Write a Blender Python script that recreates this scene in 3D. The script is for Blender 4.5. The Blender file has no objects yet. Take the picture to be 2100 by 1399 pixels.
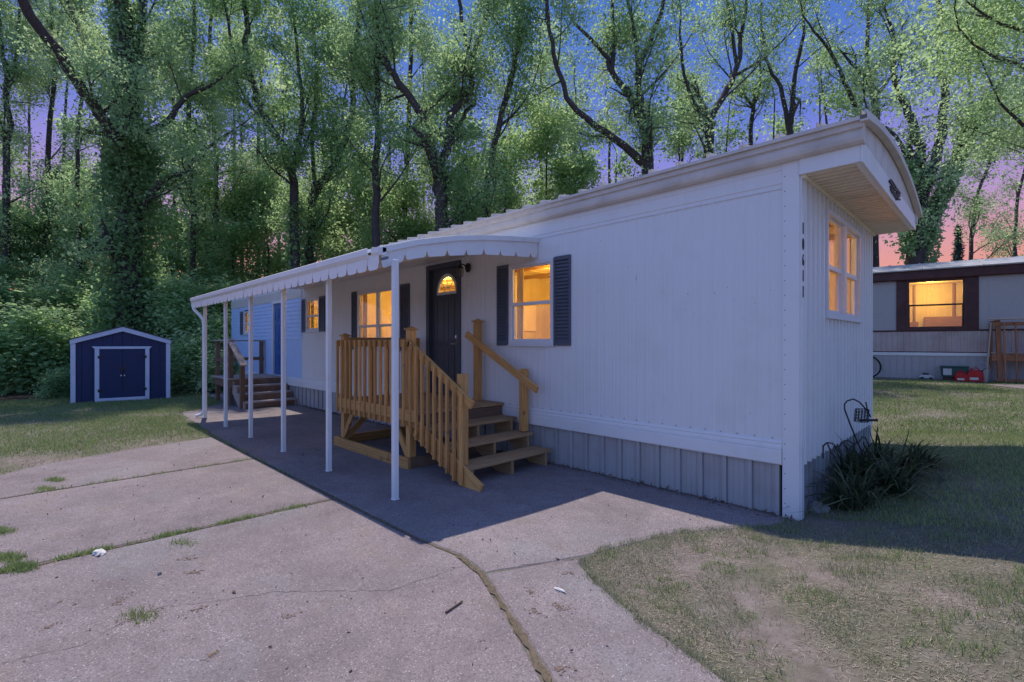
import bpy, bmesh, math, random
import numpy as np
from mathutils import Vector, Matrix
random.seed(7); rng = np.random.default_rng(7)
S = bpy.context.scene
COL = S.collection
R = math.radians

# ------------------------------------------------------------------ camera
CAM = (1.2256, -4.6348, 1.5); YAW = R(45.3); F = 997.0
cd = bpy.data.cameras.new('camera'); cam = bpy.data.objects.new('camera', cd); COL.objects.link(cam)
cam.location = CAM; cam.rotation_euler = (R(90), 0, YAW)
cd.sensor_width = 36; cd.lens = 36 * F / 2100; cd.shift_y = 4.5 / 2100; cd.clip_end = 2000; cd.clip_start = .05
S.camera = cam
# ------------------------------------------------------------------ sky, sun, exposure
SUN_DIR = Vector((0.47, -0.12, -1.0)).normalized()          # the way the light travels
elev = math.asin(-SUN_DIR.z)
w = bpy.data.worlds.new('World'); S.world = w; w.use_nodes = True
nt = w.node_tree; nt.nodes.clear(); N = nt.nodes.new; Lk = nt.links.new
out = N('ShaderNodeOutputWorld'); tc = N('ShaderNodeTexCoord'); sep = N('ShaderNodeSeparateXYZ')
Lk(tc.outputs['Generated'], sep.inputs[0])
nz = N('ShaderNodeTexNoise'); nz.inputs['Scale'].default_value = 2.2; nz.inputs['Detail'].default_value = 5
mp = N('ShaderNodeMapping'); mp.inputs['Scale'].default_value = (1, 1, 5); Lk(tc.outputs['Generated'], mp.inputs[0]); Lk(mp.outputs[0], nz.inputs[0])
ma = N('ShaderNodeMath'); ma.operation = 'MULTIPLY_ADD'; ma.inputs[1].default_value = .10; Lk(nz.outputs[0], ma.inputs[0])
mb = N('ShaderNodeMath'); mb.operation = 'SUBTRACT'; mb.inputs[1].default_value = .05; Lk(sep.outputs[2], mb.inputs[0]); Lk(mb.outputs[0], ma.inputs[2])
cr = N('ShaderNodeValToRGB'); Lk(ma.outputs[0], cr.inputs[0])
def lin(r, g, b): return tuple(((c/255+.055)/1.055)**2.4 if c > 10 else c/255/12.92 for c in (r, g, b)) + (1,)
stops = [(0, (236, 150, 118)), (.11, (230, 146, 122)), (.165, (214, 146, 150)), (.22, (184, 142, 192)), (.29, (142, 132, 208)), (.38, (100, 120, 208)), (.54, (66, 112, 194)), (.75, (78, 120, 202)), (1, (92, 132, 212))]
stops2 = [(0, (150, 178, 240)), (.30, (132, 170, 248)), (.60, (112, 156, 240)), (1, (92, 132, 212))]
cr2 = N('ShaderNodeValToRGB'); Lk(ma.outputs[0], cr2.inputs[0])
for i_, (p_, c_) in enumerate(stops2):
    e_ = cr2.color_ramp.elements[0] if i_ == 0 else cr2.color_ramp.elements[1] if i_ == 3 else cr2.color_ramp.elements.new(p_)
    e_.position = p_; e_.color = lin(*c_)
el = cr.color_ramp.elements
el[0].position = 0; el[0].color = lin(*stops[0][1]); el[1].position = 1; el[1].color = lin(*stops[-1][1])
for p_, c_ in stops[1:-1]:
    e_ = el.new(p_); e_.color = lin(*c_)
sky = N('ShaderNodeTexSky'); sky.sky_type = 'NISHITA'; sky.sun_disc = False; sky.sun_elevation = elev
sky.sun_rotation = math.atan2(-SUN_DIR.x, -SUN_DIR.y)
# the glow lies on the sunset side of the horizon, the opposite side is blue dusk
vm = N('ShaderNodeVectorMath'); vm.operation = 'MULTIPLY'; vm.inputs[1].default_value = (1, 1, 0); Lk(tc.outputs['Generated'], vm.inputs[0])
vn = N('ShaderNodeVectorMath'); vn.operation = 'NORMALIZE'; Lk(vm.outputs[0], vn.inputs[0])
vd = N('ShaderNodeVectorMath'); vd.operation = 'DOT_PRODUCT'; vd.inputs[1].default_value = (-.711, .703, 0); Lk(vn.outputs[0], vd.inputs[0])
vr = N('ShaderNodeMapRange'); vr.interpolation_type = 'SMOOTHSTEP'; vr.inputs[1].default_value = -.05; vr.inputs[2].default_value = .72; Lk(vd.outputs['Value'], vr.inputs[0])
mxs = N('ShaderNodeMix'); mxs.data_type = 'RGBA'; Lk(vr.outputs[0], mxs.inputs[0]); Lk(cr2.outputs[0], mxs.inputs[6]); Lk(cr.outputs[0], mxs.inputs[7])
bg1 = N('ShaderNodeBackground'); Lk(mxs.outputs[2], bg1.inputs[0]); bg1.inputs[1].default_value = 0.92
bg2 = N('ShaderNodeBackground'); Lk(sky.outputs[0], bg2.inputs[0]); bg2.inputs[1].default_value = 0.008
ad = N('ShaderNodeAddShader'); Lk(bg1.outputs[0], ad.inputs[0]); Lk(bg2.outputs[0], ad.inputs[1]); Lk(ad.outputs[0], out.inputs[0])
sd = bpy.data.lights.new('sun', 'SUN'); sd.energy = 3.8; sd.angle = R(.5); sd.color = (1, .91, .80)
sun = bpy.data.objects.new('sun', sd); COL.objects.link(sun); sun.location = (-10, 6, 30)
sun.rotation_euler = SUN_DIR.to_track_quat('-Z', 'Y').to_euler()
S.view_settings.view_transform = 'Standard'; S.view_settings.look = 'None'; S.view_settings.gamma = 1
S.view_settings.exposure = 0.18; S.view_settings.use_curve_mapping = False
S.render.engine = 'CYCLES'; S.cycles.max_bounces = 10; S.cycles.diffuse_bounces = 6; S.cycles.transmission_bounces = 10; S.cycles.transparent_max_bounces = 12
S.cycles.use_denoising = True

# ------------------------------------------------------------------ helpers
DV = np.array([-math.sin(YAW), math.cos(YAW)]); RV = np.array([math.cos(YAW), math.sin(YAW)]); HOR = 704.0
def at(px, py, d):                                        # the point at depth d seen at that place of the photograph
    p = np.array(CAM[:2]) + DV*d + RV*(px-1050)/F*d
    return Vector((p[0], p[1], CAM[2] - (py-HOR)/F*d))
def on_plane(px, py, axis, val):
    v = np.array([*(DV + RV*(px-1050)/F), -(py-HOR)/F]); t = (val-CAM[axis])/v[axis]
    return Vector(np.array(CAM) + t*v)
def gnd(px, py, z=0): return on_plane(px, py, 2, z)
def sst(a, b, x):
    t = np.clip((np.asarray(x, float)-a)/(b-a), 0, 1); return t*t*(3-2*t)
def gh(X, Y):                                             # height of the ground
    X = np.asarray(X, float); Y = np.asarray(Y, float)
    fx = sst(-15, -5, X)
    a = (.0625*np.clip(Y, 0, 3.2) + .034*np.clip(Y-3.2, 0, 9.5))*fx
    e = .05 + .6*sst(1.2, 2.4, -Y) + .8*np.clip(-2.4-Y, 0, 9)
    b = .17*np.clip(X-e, 0, 1.25)*sst(7, 2, Y)
    u = .012*np.sin(1.7*X+.6*Y)*np.cos(1.3*Y-.4*X)*sst(.2, 1.2, X-e)
    return -.006 + a + b + u
def G(x, y): return float(gh(x, y))

def tag(o, label=None, cat=None, group=None, kind=None):
    if label: o['label'] = label
    if cat: o['category'] = cat
    if group: o['group'] = group
    if kind: o['kind'] = kind
    return o
def thing(name, label, cat, loc=(0, 0, 0), rz=0, group=None):
    o = bpy.data.objects.new(name, None); COL.objects.link(o); o.location = loc; o.rotation_euler = (0, 0, rz); o.empty_display_size = .2
    return tag(o, label, cat, group)
def link(name, me, mat, parent=None):
    if mat and not me.materials: me.materials.append(mat)
    o = bpy.data.objects.new(name, me); COL.objects.link(o)
    if parent: o.parent = parent
    return o
class MB:
    def __init__(s, T=None): s.v = []; s.f = []; s.T = T
    def add(s, vs, fs):
        b = len(s.v); s.v += [tuple(s.T(*p)) if s.T else tuple(p) for p in vs]; s.f += [tuple(i+b for i in f) for f in fs]
        return s
    def box(s, x0, x1, y0, y1, z0, z1):
        return s.add([(x0,y0,z0),(x1,y0,z0),(x1,y1,z0),(x0,y1,z0),(x0,y0,z1),(x1,y0,z1),(x1,y1,z1),(x0,y1,z1)],
                     [(0,3,2,1),(4,5,6,7),(0,1,5,4),(1,2,6,5),(2,3,7,6),(3,0,4,7)])
    def quad(s, a, b, c, d): return s.add([a, b, c, d], [(0, 1, 2, 3)])
    def prism(s, poly, fn, a, b):                          # poly of 2-D points, fn(p, t) -> 3-D, between t=a and t=b
        n = len(poly)
        return s.add([fn(p, a) for p in poly]+[fn(p, b) for p in poly],
              [tuple(range(n))[::-1], tuple(range(n, 2*n))]+[(i, (i+1) % n, (i+1) % n+n, i+n) for i in range(n)])
    def tube(s, pts, r, k=8, caps=True):
        pts = [Vector(p) for p in pts]; n = len(pts); rs = r if hasattr(r, '__len__') else [r]*n
        b = []; prev = None
        for i, p in enumerate(pts):
            t = (pts[min(i+1, n-1)]-pts[max(i-1, 0)]).normalized()
            u = t.cross(Vector((0, 0, 1)) if abs(t.z) < .95 else Vector((1, 0, 0))).normalized() if prev is None else (prev - t*prev.dot(t)).normalized()
            prev = u; v = t.cross(u)
            b += [p+(u*math.cos(2*math.pi*j/k)+v*math.sin(2*math.pi*j/k))*rs[i] for j in range(k)]
        fs = [(i*k+j, i*k+(j+1) % k, (i+1)*k+(j+1) % k, (i+1)*k+j) for i in range(n-1) for j in range(k)]
        if caps: fs += [tuple(range(k))[::-1], tuple(range((n-1)*k, n*k))]
        return s.add(b, fs)
    def mesh(s, bevel=0, smooth=False):
        me = bpy.data.meshes.new('m'); me.from_pydata(s.v, [], s.f)
        bm = bmesh.new(); bm.from_mesh(me); bmesh.ops.recalc_face_normals(bm, faces=bm.faces)
        if bevel: bmesh.ops.bevel(bm, geom=[e for e in bm.edges if e.is_manifold and e.calc_face_angle(0) > .5], offset=bevel, segments=1, affect='EDGES')
        bm.to_mesh(me); bm.free()
        if smooth: me.polygons.foreach_set('use_smooth', [True]*len(me.polygons))
        return me
    def build(s, name, mat, parent=None, bevel=0, smooth=False): return link(name, s.mesh(bevel, smooth), mat, parent)
_bc = {}
def board(name, p0, p1, wid, thk, mat, parent=None, up=(0, 0, 1), bev=.003):
    """a plank from p0 to p1, its local X along its length, wid along 'up', thk sideways"""
    p0 = Vector(p0); p1 = Vector(p1); L = (p1-p0).length; key = (round(L, 3), wid, thk, mat.name)
    if key not in _bc: 
        _bc[key] = MB().box(0, L, -thk/2, thk/2, -wid/2, wid/2).mesh(bev); _bc[key].materials.append(mat)
    x = (p1-p0).normalized(); u = Vector(up); y = u.cross(x).normalized(); z = x.cross(y)
    o = link(name, _bc[key], None, parent); M = Matrix((x, y, z)).transposed().to_4x4(); M.translation = p0; o.matrix_local = M
    return o
def fastmesh(V, nper, name='m'):
    """V: (n, nper, 3) separate polygons"""
    n = len(V); me = bpy.data.meshes.new(name); me.vertices.add(n*nper); me.vertices.foreach_set('co', V.reshape(-1).astype(np.float32))
    me.loops.add(n*nper); me.loops.foreach_set('vertex_index', np.arange(n*nper, dtype=np.int32))
    me.polygons.add(n); me.polygons.foreach_set('loop_start', np.arange(0, n*nper, nper, dtype=np.int32))
    me.update(calc_edges=True); return me

# ------------------------------------------------------------------ materials
def mat(name, col, rough=.6, var=None, vs=4.0, stretch=(1, 1, 1), bump=0, bs=60, metal=0, spec=.4, dirt=None, ds=1.5, dlo=.5, dhi=.75, dfac=.5, rnd=0):
    m = bpy.data.materials.new(name); m.use_nodes = True; t = m.node_tree; b = t.nodes['Principled BSDF']; n = t.nodes.new; l = t.links.new
    b.inputs['Roughness'].default_value = rough; b.inputs['Metallic'].default_value = metal; b.inputs['Specular IOR Level'].default_value = spec
    co = n('ShaderNodeTexCoord'); mpn = n('ShaderNodeMapping'); mpn.inputs['Scale'].default_value = stretch
    oi = n('ShaderNodeObjectInfo'); sc = n('ShaderNodeVectorMath'); sc.operation = 'SCALE'; sc.inputs['Scale'].default_value = 37 
    cx = n('ShaderNodeCombineXYZ'); l(oi.outputs['Random'], cx.inputs[0]); l(oi.outputs['Random'], cx.inputs[1]); l(cx.outputs[0], sc.inputs[0])
    av = n('ShaderNodeVectorMath'); l(co.outputs['Object'], av.inputs[0]); l(sc.outputs[0], av.inputs[1]); l(av.outputs[0], mpn.inputs[0])
    c = n('ShaderNodeRGB'); c.outputs[0].default_value = (*col, 1); cur = c.outputs[0]
    def noise(scale, detail=4, vec=mpn.outputs[0]):
        x = n('ShaderNodeTexNoise'); x.inputs['Scale'].default_value = scale; x.inputs['Detail'].default_value = detail; l(vec, x.inputs[0]); return x.outputs[0]
    def mix(fac, a, bcol):
        x = n('ShaderNodeMix'); x.data_type = 'RGBA'; l(fac, x.inputs[0]) if not isinstance(fac, float) else None
        l(a, x.inputs[6]); x.inputs[7].default_value = (*bcol, 1); return x.outputs[2]
    def ramp(v, lo, hi, top=1.0):
        x = n('ShaderNodeMapRange'); x.inputs[1].default_value = lo; x.inputs[2].default_value = hi; x.inputs[4].default_value = top; l(v, x.inputs[0]); return x.outputs[0]
    if var: cur = mix(ramp(noise(vs), .35, .68), cur, var)
    if dirt: cur = mix(ramp(noise(ds, 6, av.outputs[0]), dlo, dhi, dfac), cur, dirt)
    if rnd:
        hs = n('ShaderNodeHueSaturation'); l(cur, hs.inputs['Color']); l(ramp(oi.outputs['Random'], 0, 1, 1), hs.inputs['Value'])
        mr = hs.inputs['Value'].links[0].from_node; mr.inputs[3].default_value = 1-rnd; mr.inputs[4].default_value = 1+rnd; cur = hs.outputs[0]
    l(cur, b.inputs['Base Color'])
    if bump:
        bp = n('ShaderNodeBump'); bp.inputs['Strength'].default_value = bump; bp.inputs['Distance'].default_value = .01; l(noise(bs, 5), bp.inputs['Height']); l(bp.outputs[0], b.inputs['Normal'])
    m['p'] = 1; return m
M = {}
M['white'] = mat('white_metal_siding', (.76, .75, .76), .42, (.735, .725, .735), 3, (9, 9, .35), .03, 5, dirt=(.50, .47, .43), ds=2.2, dlo=.56, dhi=.85, dfac=.35)
M['trim'] = mat('white_trim_paint', (.76, .75, .76), .4, dirt=(.5, .47, .42), ds=3, dlo=.52, dhi=.85, dfac=.4)
M['roofmetal'] = mat('weathered_roof_metal', (.64, .59, .55), .5, (.56, .51, .475), 3, dirt=(.30, .27, .24), ds=5, dlo=.5, dhi=.8, dfac=.5)
M['galv'] = mat('pale_awning_metal', (.80, .79, .77), .4, (.70, .69, .68), 5, dirt=(.45, .43, .42), ds=6, dlo=.55, dhi=.8, dfac=.4)
M['skirt'] = mat('grey_skirting_vinyl', (.40, .39, .40), .55, (.36, .35, .36), 3, (3, 3, .6), dirt=(.24, .21, .19), ds=3, dlo=.52, dhi=.85, dfac=.5, rnd=.06)
M['endskirt'] = mat('end_skirting_metal', (.34, .36, .38), .5, (.28, .29, .31), 3, dirt=(.16, .15, .13), ds=3, dlo=.5, dhi=.8, dfac=.5)
M['lap'] = mat('pale_blue_lap_siding', (.50, .63, .88), .55, (.46, .59, .84), 3, dirt=(.4, .44, .52), ds=2, dlo=.6, dhi=.9, dfac=.3)
M['cream'] = mat('cream_siding', (.66, .60, .54), .5, (.62, .56, .50), 3, (6, 6, .5), dirt=(.45, .4, .35), ds=2, dlo=.55, dhi=.85, dfac=.3)
M['soffit'] = mat('cream_soffit_metal', (.80, .73, .62), .5, (.74, .66, .54), 4, (.4, 5, 1), dirt=(.45, .36, .27), ds=3, dlo=.5, dhi=.8, dfac=.4)
M['shutter'] = mat('charcoal_blue_shutter', (.085, .096, .13), .5, (.10, .11, .145), 8)
M['door'] = mat('slate_door_paint', (.065, .070, .088), .42, (.075, .080, .10), 4, bump=.02)
M['bluedoor'] = mat('blue_door_paint', (.045, .12, .33), .4, (.055, .14, .37), 3)
M['vinyl'] = mat('window_vinyl', (.70, .69, .72), .35, dirt=(.5, .48, .46), ds=5, dlo=.6, dhi=.9, dfac=.3)
M['black'] = mat('black_iron', (.018, .017, .018), .5, (.03, .022, .02), 9)
M['bronze'] = mat('dark_bronze', (.06, .035, .028), .35, metal=.6)
M['steel'] = mat('brushed_steel', (.6, .58, .55), .3, metal=.9)
M['wood'] = mat('treated_pine', (.62, .325, .11), .65, (.43, .21, .065), 7, (.5, 9, 9), .12, 14, dirt=(.16, .085, .045), ds=9, dlo=.64, dhi=.74, dfac=.7, rnd=.2)
M['oldwood'] = mat('weathered_brown_wood', (.22, .125, .075), .75, (.15, .08, .05), 7, (.5, 9, 9), .2, 14, dirt=(.30, .22, .18), ds=4, dlo=.5, dhi=.8, dfac=.5, rnd=.18)
M['greywood'] = mat('greyed_wood', (.42, .34, .31), .8, (.32, .25, .22), 7, (.5, 9, 9), .2, 14, rnd=.1)
M['treadwood'] = mat('weathered_tread_wood', (.42, .265, .14), .75, (.31, .185, .09), 7, (.5, 9, 9), .15, 14, dirt=(.2, .14, .1), ds=4, dlo=.55, dhi=.8, dfac=.5, rnd=.12)
M['porchwood'] = mat('red_brown_porch_wood', (.36, .16, .09), .75, (.27, .11, .06), 7, (.5, 9, 9), .15, 14, dirt=(.38, .24, .17), ds=4, dlo=.55, dhi=.8, dfac=.5, rnd=.15)
M['shed'] = mat('navy_shed_paint', (.016, .024, .085), .55, (.020, .030, .10), 5, (8, 8, .5), .05, 10)
M['shedtrim'] = mat('shed_white_trim', (.62, .66, .80), .5, (.56, .60, .74), 6)
M['shingle'] = mat('dark_shingle', (.05, .055, .07), .9, (.08, .085, .10), 20, bump=.2, rnd=.2)
M['maroon'] = mat('maroon_trim_paint', (.062, .017, .020), .45, (.09, .03, .03), 5, dirt=(.14, .09, .09), ds=4, dlo=.55, dhi=.85, dfac=.5)
M['greywall'] = mat('pale_grey_stucco_panel', (.46, .43, .44), .7, (.42, .39, .40), 20, bump=.1, bs=90, dirt=(.3, .27, .26), ds=1.5, dlo=.55, dhi=.85, dfac=.4)
M['beltmetal'] = mat('aged_ribbed_metal', (.52, .43, .42), .5, (.46, .36, .35), 2, dirt=(.30, .18, .16), ds=2.5, dlo=.5, dhi=.8, dfac=.5)
M['nroof'] = mat('old_tin_roof', (.46, .46, .50), .5, (.36, .35, .38), 4, (.6, 6, 1), dirt=(.7, .68, .7), ds=5, dlo=.55, dhi=.75, dfac=.5, metal=.15)
M['red'] = mat('red_plastic', (.50, .012, .018), .35, (.42, .01, .015), 6)
M['green'] = mat('dark_green_plastic', (.02, .075, .065), .4)
M['paleplastic'] = mat('pale_plastic', (.55, .55, .58), .5, (.45, .45, .47), 8)
M['rubber'] = mat('tyre_rubber', (.015, .018, .022), .7)
M['rock'] = mat('pale_rock', (.30, .29, .28), .9, (.16, .16, .16), 14, bump=.5, bs=30)
M['paper'] = mat('white_litter', (.7, .68, .66), .8, (.55, .52, .5), 20)
M['stick'] = mat('dead_stick', (.12, .08, .06), .9)
M['soil'] = mat('joint_dirt', (.10, .075, .052), .95, (.16, .12, .085), 30, bump=.5, bs=90)
M['crack'] = mat('crack_dark', (.125, .10, .098), .95, (.17, .14, .135), 30)
M['debris'] = mat('dry_brown_debris', (.15, .10, .075), .95, (.21, .155, .125), 30)
M['bark'] = mat('grey_brown_bark', (.085, .066, .068), .9, (.05, .038, .040), 5, (6, 6, 1), .6, 12, dirt=(.14, .11, .11), ds=3, dlo=.55, dhi=.8, dfac=.6)
M['room'] = mat('warm_room_wall', (.74, .61, .32), .7, (.66, .53, .26), 2, (14, 14, .3), dirt=(.5, .38, .18), ds=1.1, dlo=.45, dhi=.7, dfac=.6)
M['roomdark'] = mat('brown_cabinet_wood', (.36, .20, .08), .5, (.28, .15, .06), 6, (1, 1, 6))
M['curtain'] = mat('ivory_curtain', (.80, .66, .42), .9)

def node_mat(name):
    m = bpy.data.materials.new(name); m.use_nodes = True; t = m.node_tree
    return m, t, t.nodes.new, t.links.new, t.nodes['Principled BSDF']
def leaf_mat(name, a, b, trans=.35, var=.16, clump=.5):
    m, t, n, l, p = node_mat(name)
    ge = n('ShaderNodeNewGeometry'); oi = n('ShaderNodeObjectInfo'); co = n('ShaderNodeTexCoord')
    no = n('ShaderNodeTexNoise'); no.inputs['Scale'].default_value = clump; no.inputs['Detail'].default_value = 3; l(co.outputs['Object'], no.inputs[0])
    ad_ = n('ShaderNodeMath'); ad_.operation = 'ADD'; l(ge.outputs['Random Per Island'], ad_.inputs[0]); l(no.outputs[0], ad_.inputs[1])
    ad2 = n('ShaderNodeMath'); ad2.operation = 'ADD'; l(ad_.outputs[0], ad2.inputs[0]); l(oi.outputs['Random'], ad2.inputs[1])
    mr = n('ShaderNodeMapRange'); mr.inputs[1].default_value = .5; mr.inputs[2].default_value = 2.2; l(ad2.outputs[0], mr.inputs[0])
    mx = n('ShaderNodeMix'); mx.data_type = 'RGBA'; l(mr.outputs[0], mx.inputs[0]); mx.inputs[6].default_value = (*a, 1); mx.inputs[7].default_value = (*b, 1)
    hs = n('ShaderNodeHueSaturation'); l(mx.outputs[2], hs.inputs['Color'])
    mv = n('ShaderNodeMapRange'); mv.inputs[3].default_value = 1-var; mv.inputs[4].default_value = 1+var; l(ge.outputs['Random Per Island'], mv.inputs[0]); l(mv.outputs[0], hs.inputs['Value'])
    p.inputs['Roughness'].default_value = .5; p.inputs['Specular IOR Level'].default_value = .2; l(hs.outputs[0], p.inputs['Base Color'])
    tr = n('ShaderNodeBsdfTranslucent'); hs2 = n('ShaderNodeHueSaturation'); hs2.inputs['Value'].default_value = 1.4; hs2.inputs['Hue'].default_value = .49; l(hs.outputs[0], hs2.inputs['Color']); l(hs2.outputs[0], tr.inputs[0])
    ms = n('ShaderNodeMixShader'); ms.inputs[0].default_value = trans; l(p.outputs[0], ms.inputs[1]); l(tr.outputs[0], ms.inputs[2])
    l(ms.outputs[0], t.nodes['Material Output'].inputs[0]); return m
M['leaf'] = leaf_mat('tree_leaf', (.18, .33, .125), (.38, .52, .27), .6)
M['leafdark'] = leaf_mat('dark_leaf', (.15, .28, .11), (.30, .44, .21), .6)
M['leafpale'] = leaf_mat('pale_leaf', (.26, .41, .17), (.46, .58, .33), .6)
M['ivy'] = leaf_mat('ivy_leaf', (.16, .29, .12), (.30, .43, .21), .55)
M['needle'] = leaf_mat('spruce_needle', (.03, .065, .06), (.05, .09, .075), .1)
M['blade'] = leaf_mat('grass_blade', (.17, .20, .115), (.31, .32, .22), .35, .35, 1.2)
M['bladegreen'] = leaf_mat('green_grass_blade', (.14, .235, .075), (.30, .36, .155), .3, .3, .6)
M['straw'] = leaf_mat('dead_straw', (.22, .18, .135), (.38, .33, .26), .1, .35)
M['lily'] = leaf_mat('daylily_leaf', (.022, .045, .018), (.10, .11, .055), .15, .4)

def glass_mat():
    m, t, n, l, p = node_mat('window_glass'); t.nodes.remove(p)
    tr = n('ShaderNodeBsdfTransparent'); tr.inputs[0].default_value = (1, .97, .92, 1); gl = n('ShaderNodeBsdfGlossy'); gl.inputs['Roughness'].default_value = .02
    fr = n('ShaderNodeLayerWeight'); fr.inputs[0].default_value = .5; pw = n('ShaderNodeMath'); pw.operation = 'POWER'; pw.inputs[1].default_value = 4; l(fr.outputs['Facing'], pw.inputs[0]); ml = n('ShaderNodeMath'); ml.operation = 'MULTIPLY_ADD'; ml.inputs[1].default_value = .6; ml.inputs[2].default_value = .05; l(pw.outputs[0], ml.inputs[0])
    ms = n('ShaderNodeMixShader'); l(ml.outputs[0], ms.inputs[0]); l(tr.outputs[0], ms.inputs[1]); l(gl.outputs[0], ms.inputs[2]); l(ms.outputs[0], t.nodes['Material Output'].inputs[0]); return m
M['glass'] = glass_mat()
def emit_mat(name, col, s):
    m, t, n, l, p = node_mat(name); p.inputs['Emission Color'].default_value = (*col, 1); p.inputs['Emission Strength'].default_value = s; p.inputs['Base Color'].default_value = (.8, .7, .5, 1); return m
M['lamp'] = emit_mat('lit_lamp', (1, .62, .2), 3)

def concrete(name, base, seed):
    m, t, n, l, p = node_mat(name); p.inputs['Roughness'].default_value = .9; p.inputs['Specular IOR Level'].default_value = .15
    ge = n('ShaderNodeNewGeometry'); mpn = n('ShaderNodeMapping'); mpn.inputs['Location'].default_value = (seed*3.1, seed*1.7, 0); l(ge.outputs['Position'], mpn.inputs[0])
    def noise(s, d=4, r=.6):
        x = n('ShaderNodeTexNoise'); x.inputs['Scale'].default_value = s; x.inputs['Detail'].default_value = d; x.inputs['Roughness'].default_value = r; l(mpn.outputs[0], x.inputs[0]); return x.outputs[0]
    def mr(v, a, b, c, d):
        x = n('ShaderNodeMapRange'); [x.inputs[i+1].__setattr__('default_value', q) for i, q in enumerate((a, b, c, d))]; l(v, x.inputs[0]); return x.outputs[0]
    cur = n('ShaderNodeRGB'); cur.outputs[0].default_value = (*base, 1); cur = cur.outputs[0]
    def mul(v):
        nonlocal cur
        x = n('ShaderNodeMix'); x.data_type = 'RGBA'; x.blend_type = 'MULTIPLY'; x.inputs[0].default_value = 1; l(cur, x.inputs[6])
        c = n('ShaderNodeCombineColor'); [l(v, c.inputs[i]) for i in range(3)]; l(c.outputs[0], x.inputs[7]); cur = x.outputs[2]
    def over(f, col):
        nonlocal cur
        x = n('ShaderNodeMix'); x.data_type = 'RGBA'; l(f, x.inputs[0]); l(cur, x.inputs[6]); x.inputs[7].default_value = (*col, 1); cur = x.outputs[2]
    mul(mr(noise(1.1, 5), .3, .7, .80, 1.16)); mul(mr(noise(6, 5, .7), .3, .7, .86, 1.12)); mul(mr(noise(40, 4, .8), .32, .68, .86, 1.14)); mul(mr(noise(120, 3, .8), .34, .66, .62, 1.34))
    over(mr(noise(2.3, 3), .56, .76, 0, .5), (.235, .19, .155)); over(mr(noise(.8, 4), .52, .70, 0, .45), (.22, .235, .245)); over(mr(noise(3.1, 6, .75), .62, .72, 0, .5), (.16, .135, .13))
    vo = n('ShaderNodeTexVoronoi'); vo.inputs['Scale'].default_value = 95; l(mpn.outputs[0], vo.inputs[0])
    sc = n('ShaderNodeSeparateColor'); l(vo.outputs['Color'], sc.inputs[0])
    a = mr(sc.outputs[0], .84, .88, 0, 1); b_ = mr(vo.outputs['Distance'], .2, .42, .55, 0); x = n('ShaderNodeMath'); x.operation = 'MULTIPLY'; l(a, x.inputs[0]); l(b_, x.inputs[1]); over(x.outputs[0], (.62, .58, .58))
    a2 = mr(sc.outputs[1], .82, .86, 0, .6); over(a2, (.13, .11, .115))
    l(cur, p.inputs['Base Color'])
    bp = n('ShaderNodeBump'); bp.inputs['Strength'].default_value = .35; bp.inputs['Distance'].default_value = .004; l(noise(110, 3, .7), bp.inputs['Height']); l(bp.outputs[0], p.inputs['Normal'])
    return m
def ground_mat():
    m, t, n, l, p = node_mat('lawn_soil_and_forest_floor'); p.inputs['Roughness'].default_value = 1; p.inputs['Specular IOR Level'].default_value = .1
    ge = n('ShaderNodeNewGeometry'); sp = n('ShaderNodeSeparateXYZ'); l(ge.outputs['Position'], sp.inputs[0])
    def noise(s, d=4, r=.6):
        x = n('ShaderNodeTexNoise'); x.inputs['Scale'].default_value = s; x.inputs['Detail'].default_value = d; x.inputs['Roughness'].default_value = r; l(ge.outputs['Position'], x.inputs[0]); return x.outputs[0]
    def mr(v, a, b, c, d):
        x = n('ShaderNodeMapRange'); [x.inputs[i+1].__setattr__('default_value', q) for i, q in enumerate((a, b, c, d))]; l(v, x.inputs[0]); return x.outputs[0]
    def mix(f, a, b):
        x = n('ShaderNodeMix'); x.data_type = 'RGBA'; l(f, x.inputs[0])
        for s_, q in ((6, a), (7, b)):
            l(q, x.inputs[s_]) if hasattr(q, 'node') else x.inputs[s_].__setattr__('default_value', (*q, 1))
        return x.outputs[2]
    soil = mix(mr(noise(7, 6, .75), .35, .65, 0, 1), (.16, .13, .115), (.27, .23, .215))
    grass = mix(mr(noise(45, 4, .7), .35, .65, 0, 1), (.105, .105, .07), (.19, .18, .135))
    lawn = mix(mr(noise(1.6, 5), .40, .58, 0, 1), soil, grass)
    litter = mix(mr(noise(9, 6, .7), .35, .65, 0, 1), (.035, .027, .020), (.09, .065, .045))
    wob = mr(noise(.6, 4), 0, 1, -1.2, 1.2)
    ax = n('ShaderNodeMath'); l(sp.outputs[0], ax.inputs[0]); l(wob, ax.inputs[1])
    f1 = mr(ax.outputs[0], -15.6, -14.6, 1, 0)
    l(mix(f1, lawn, litter), p.inputs['Base Color'])
    bp = n('ShaderNodeBump'); bp.inputs['Strength'].default_value = .8; bp.inputs['Distance'].default_value = .02; l(noise(40, 5, .7), bp.inputs['Height']); l(bp.outputs[0], p.inputs['Normal'])
    return m
M['ground'] = ground_mat()

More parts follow.
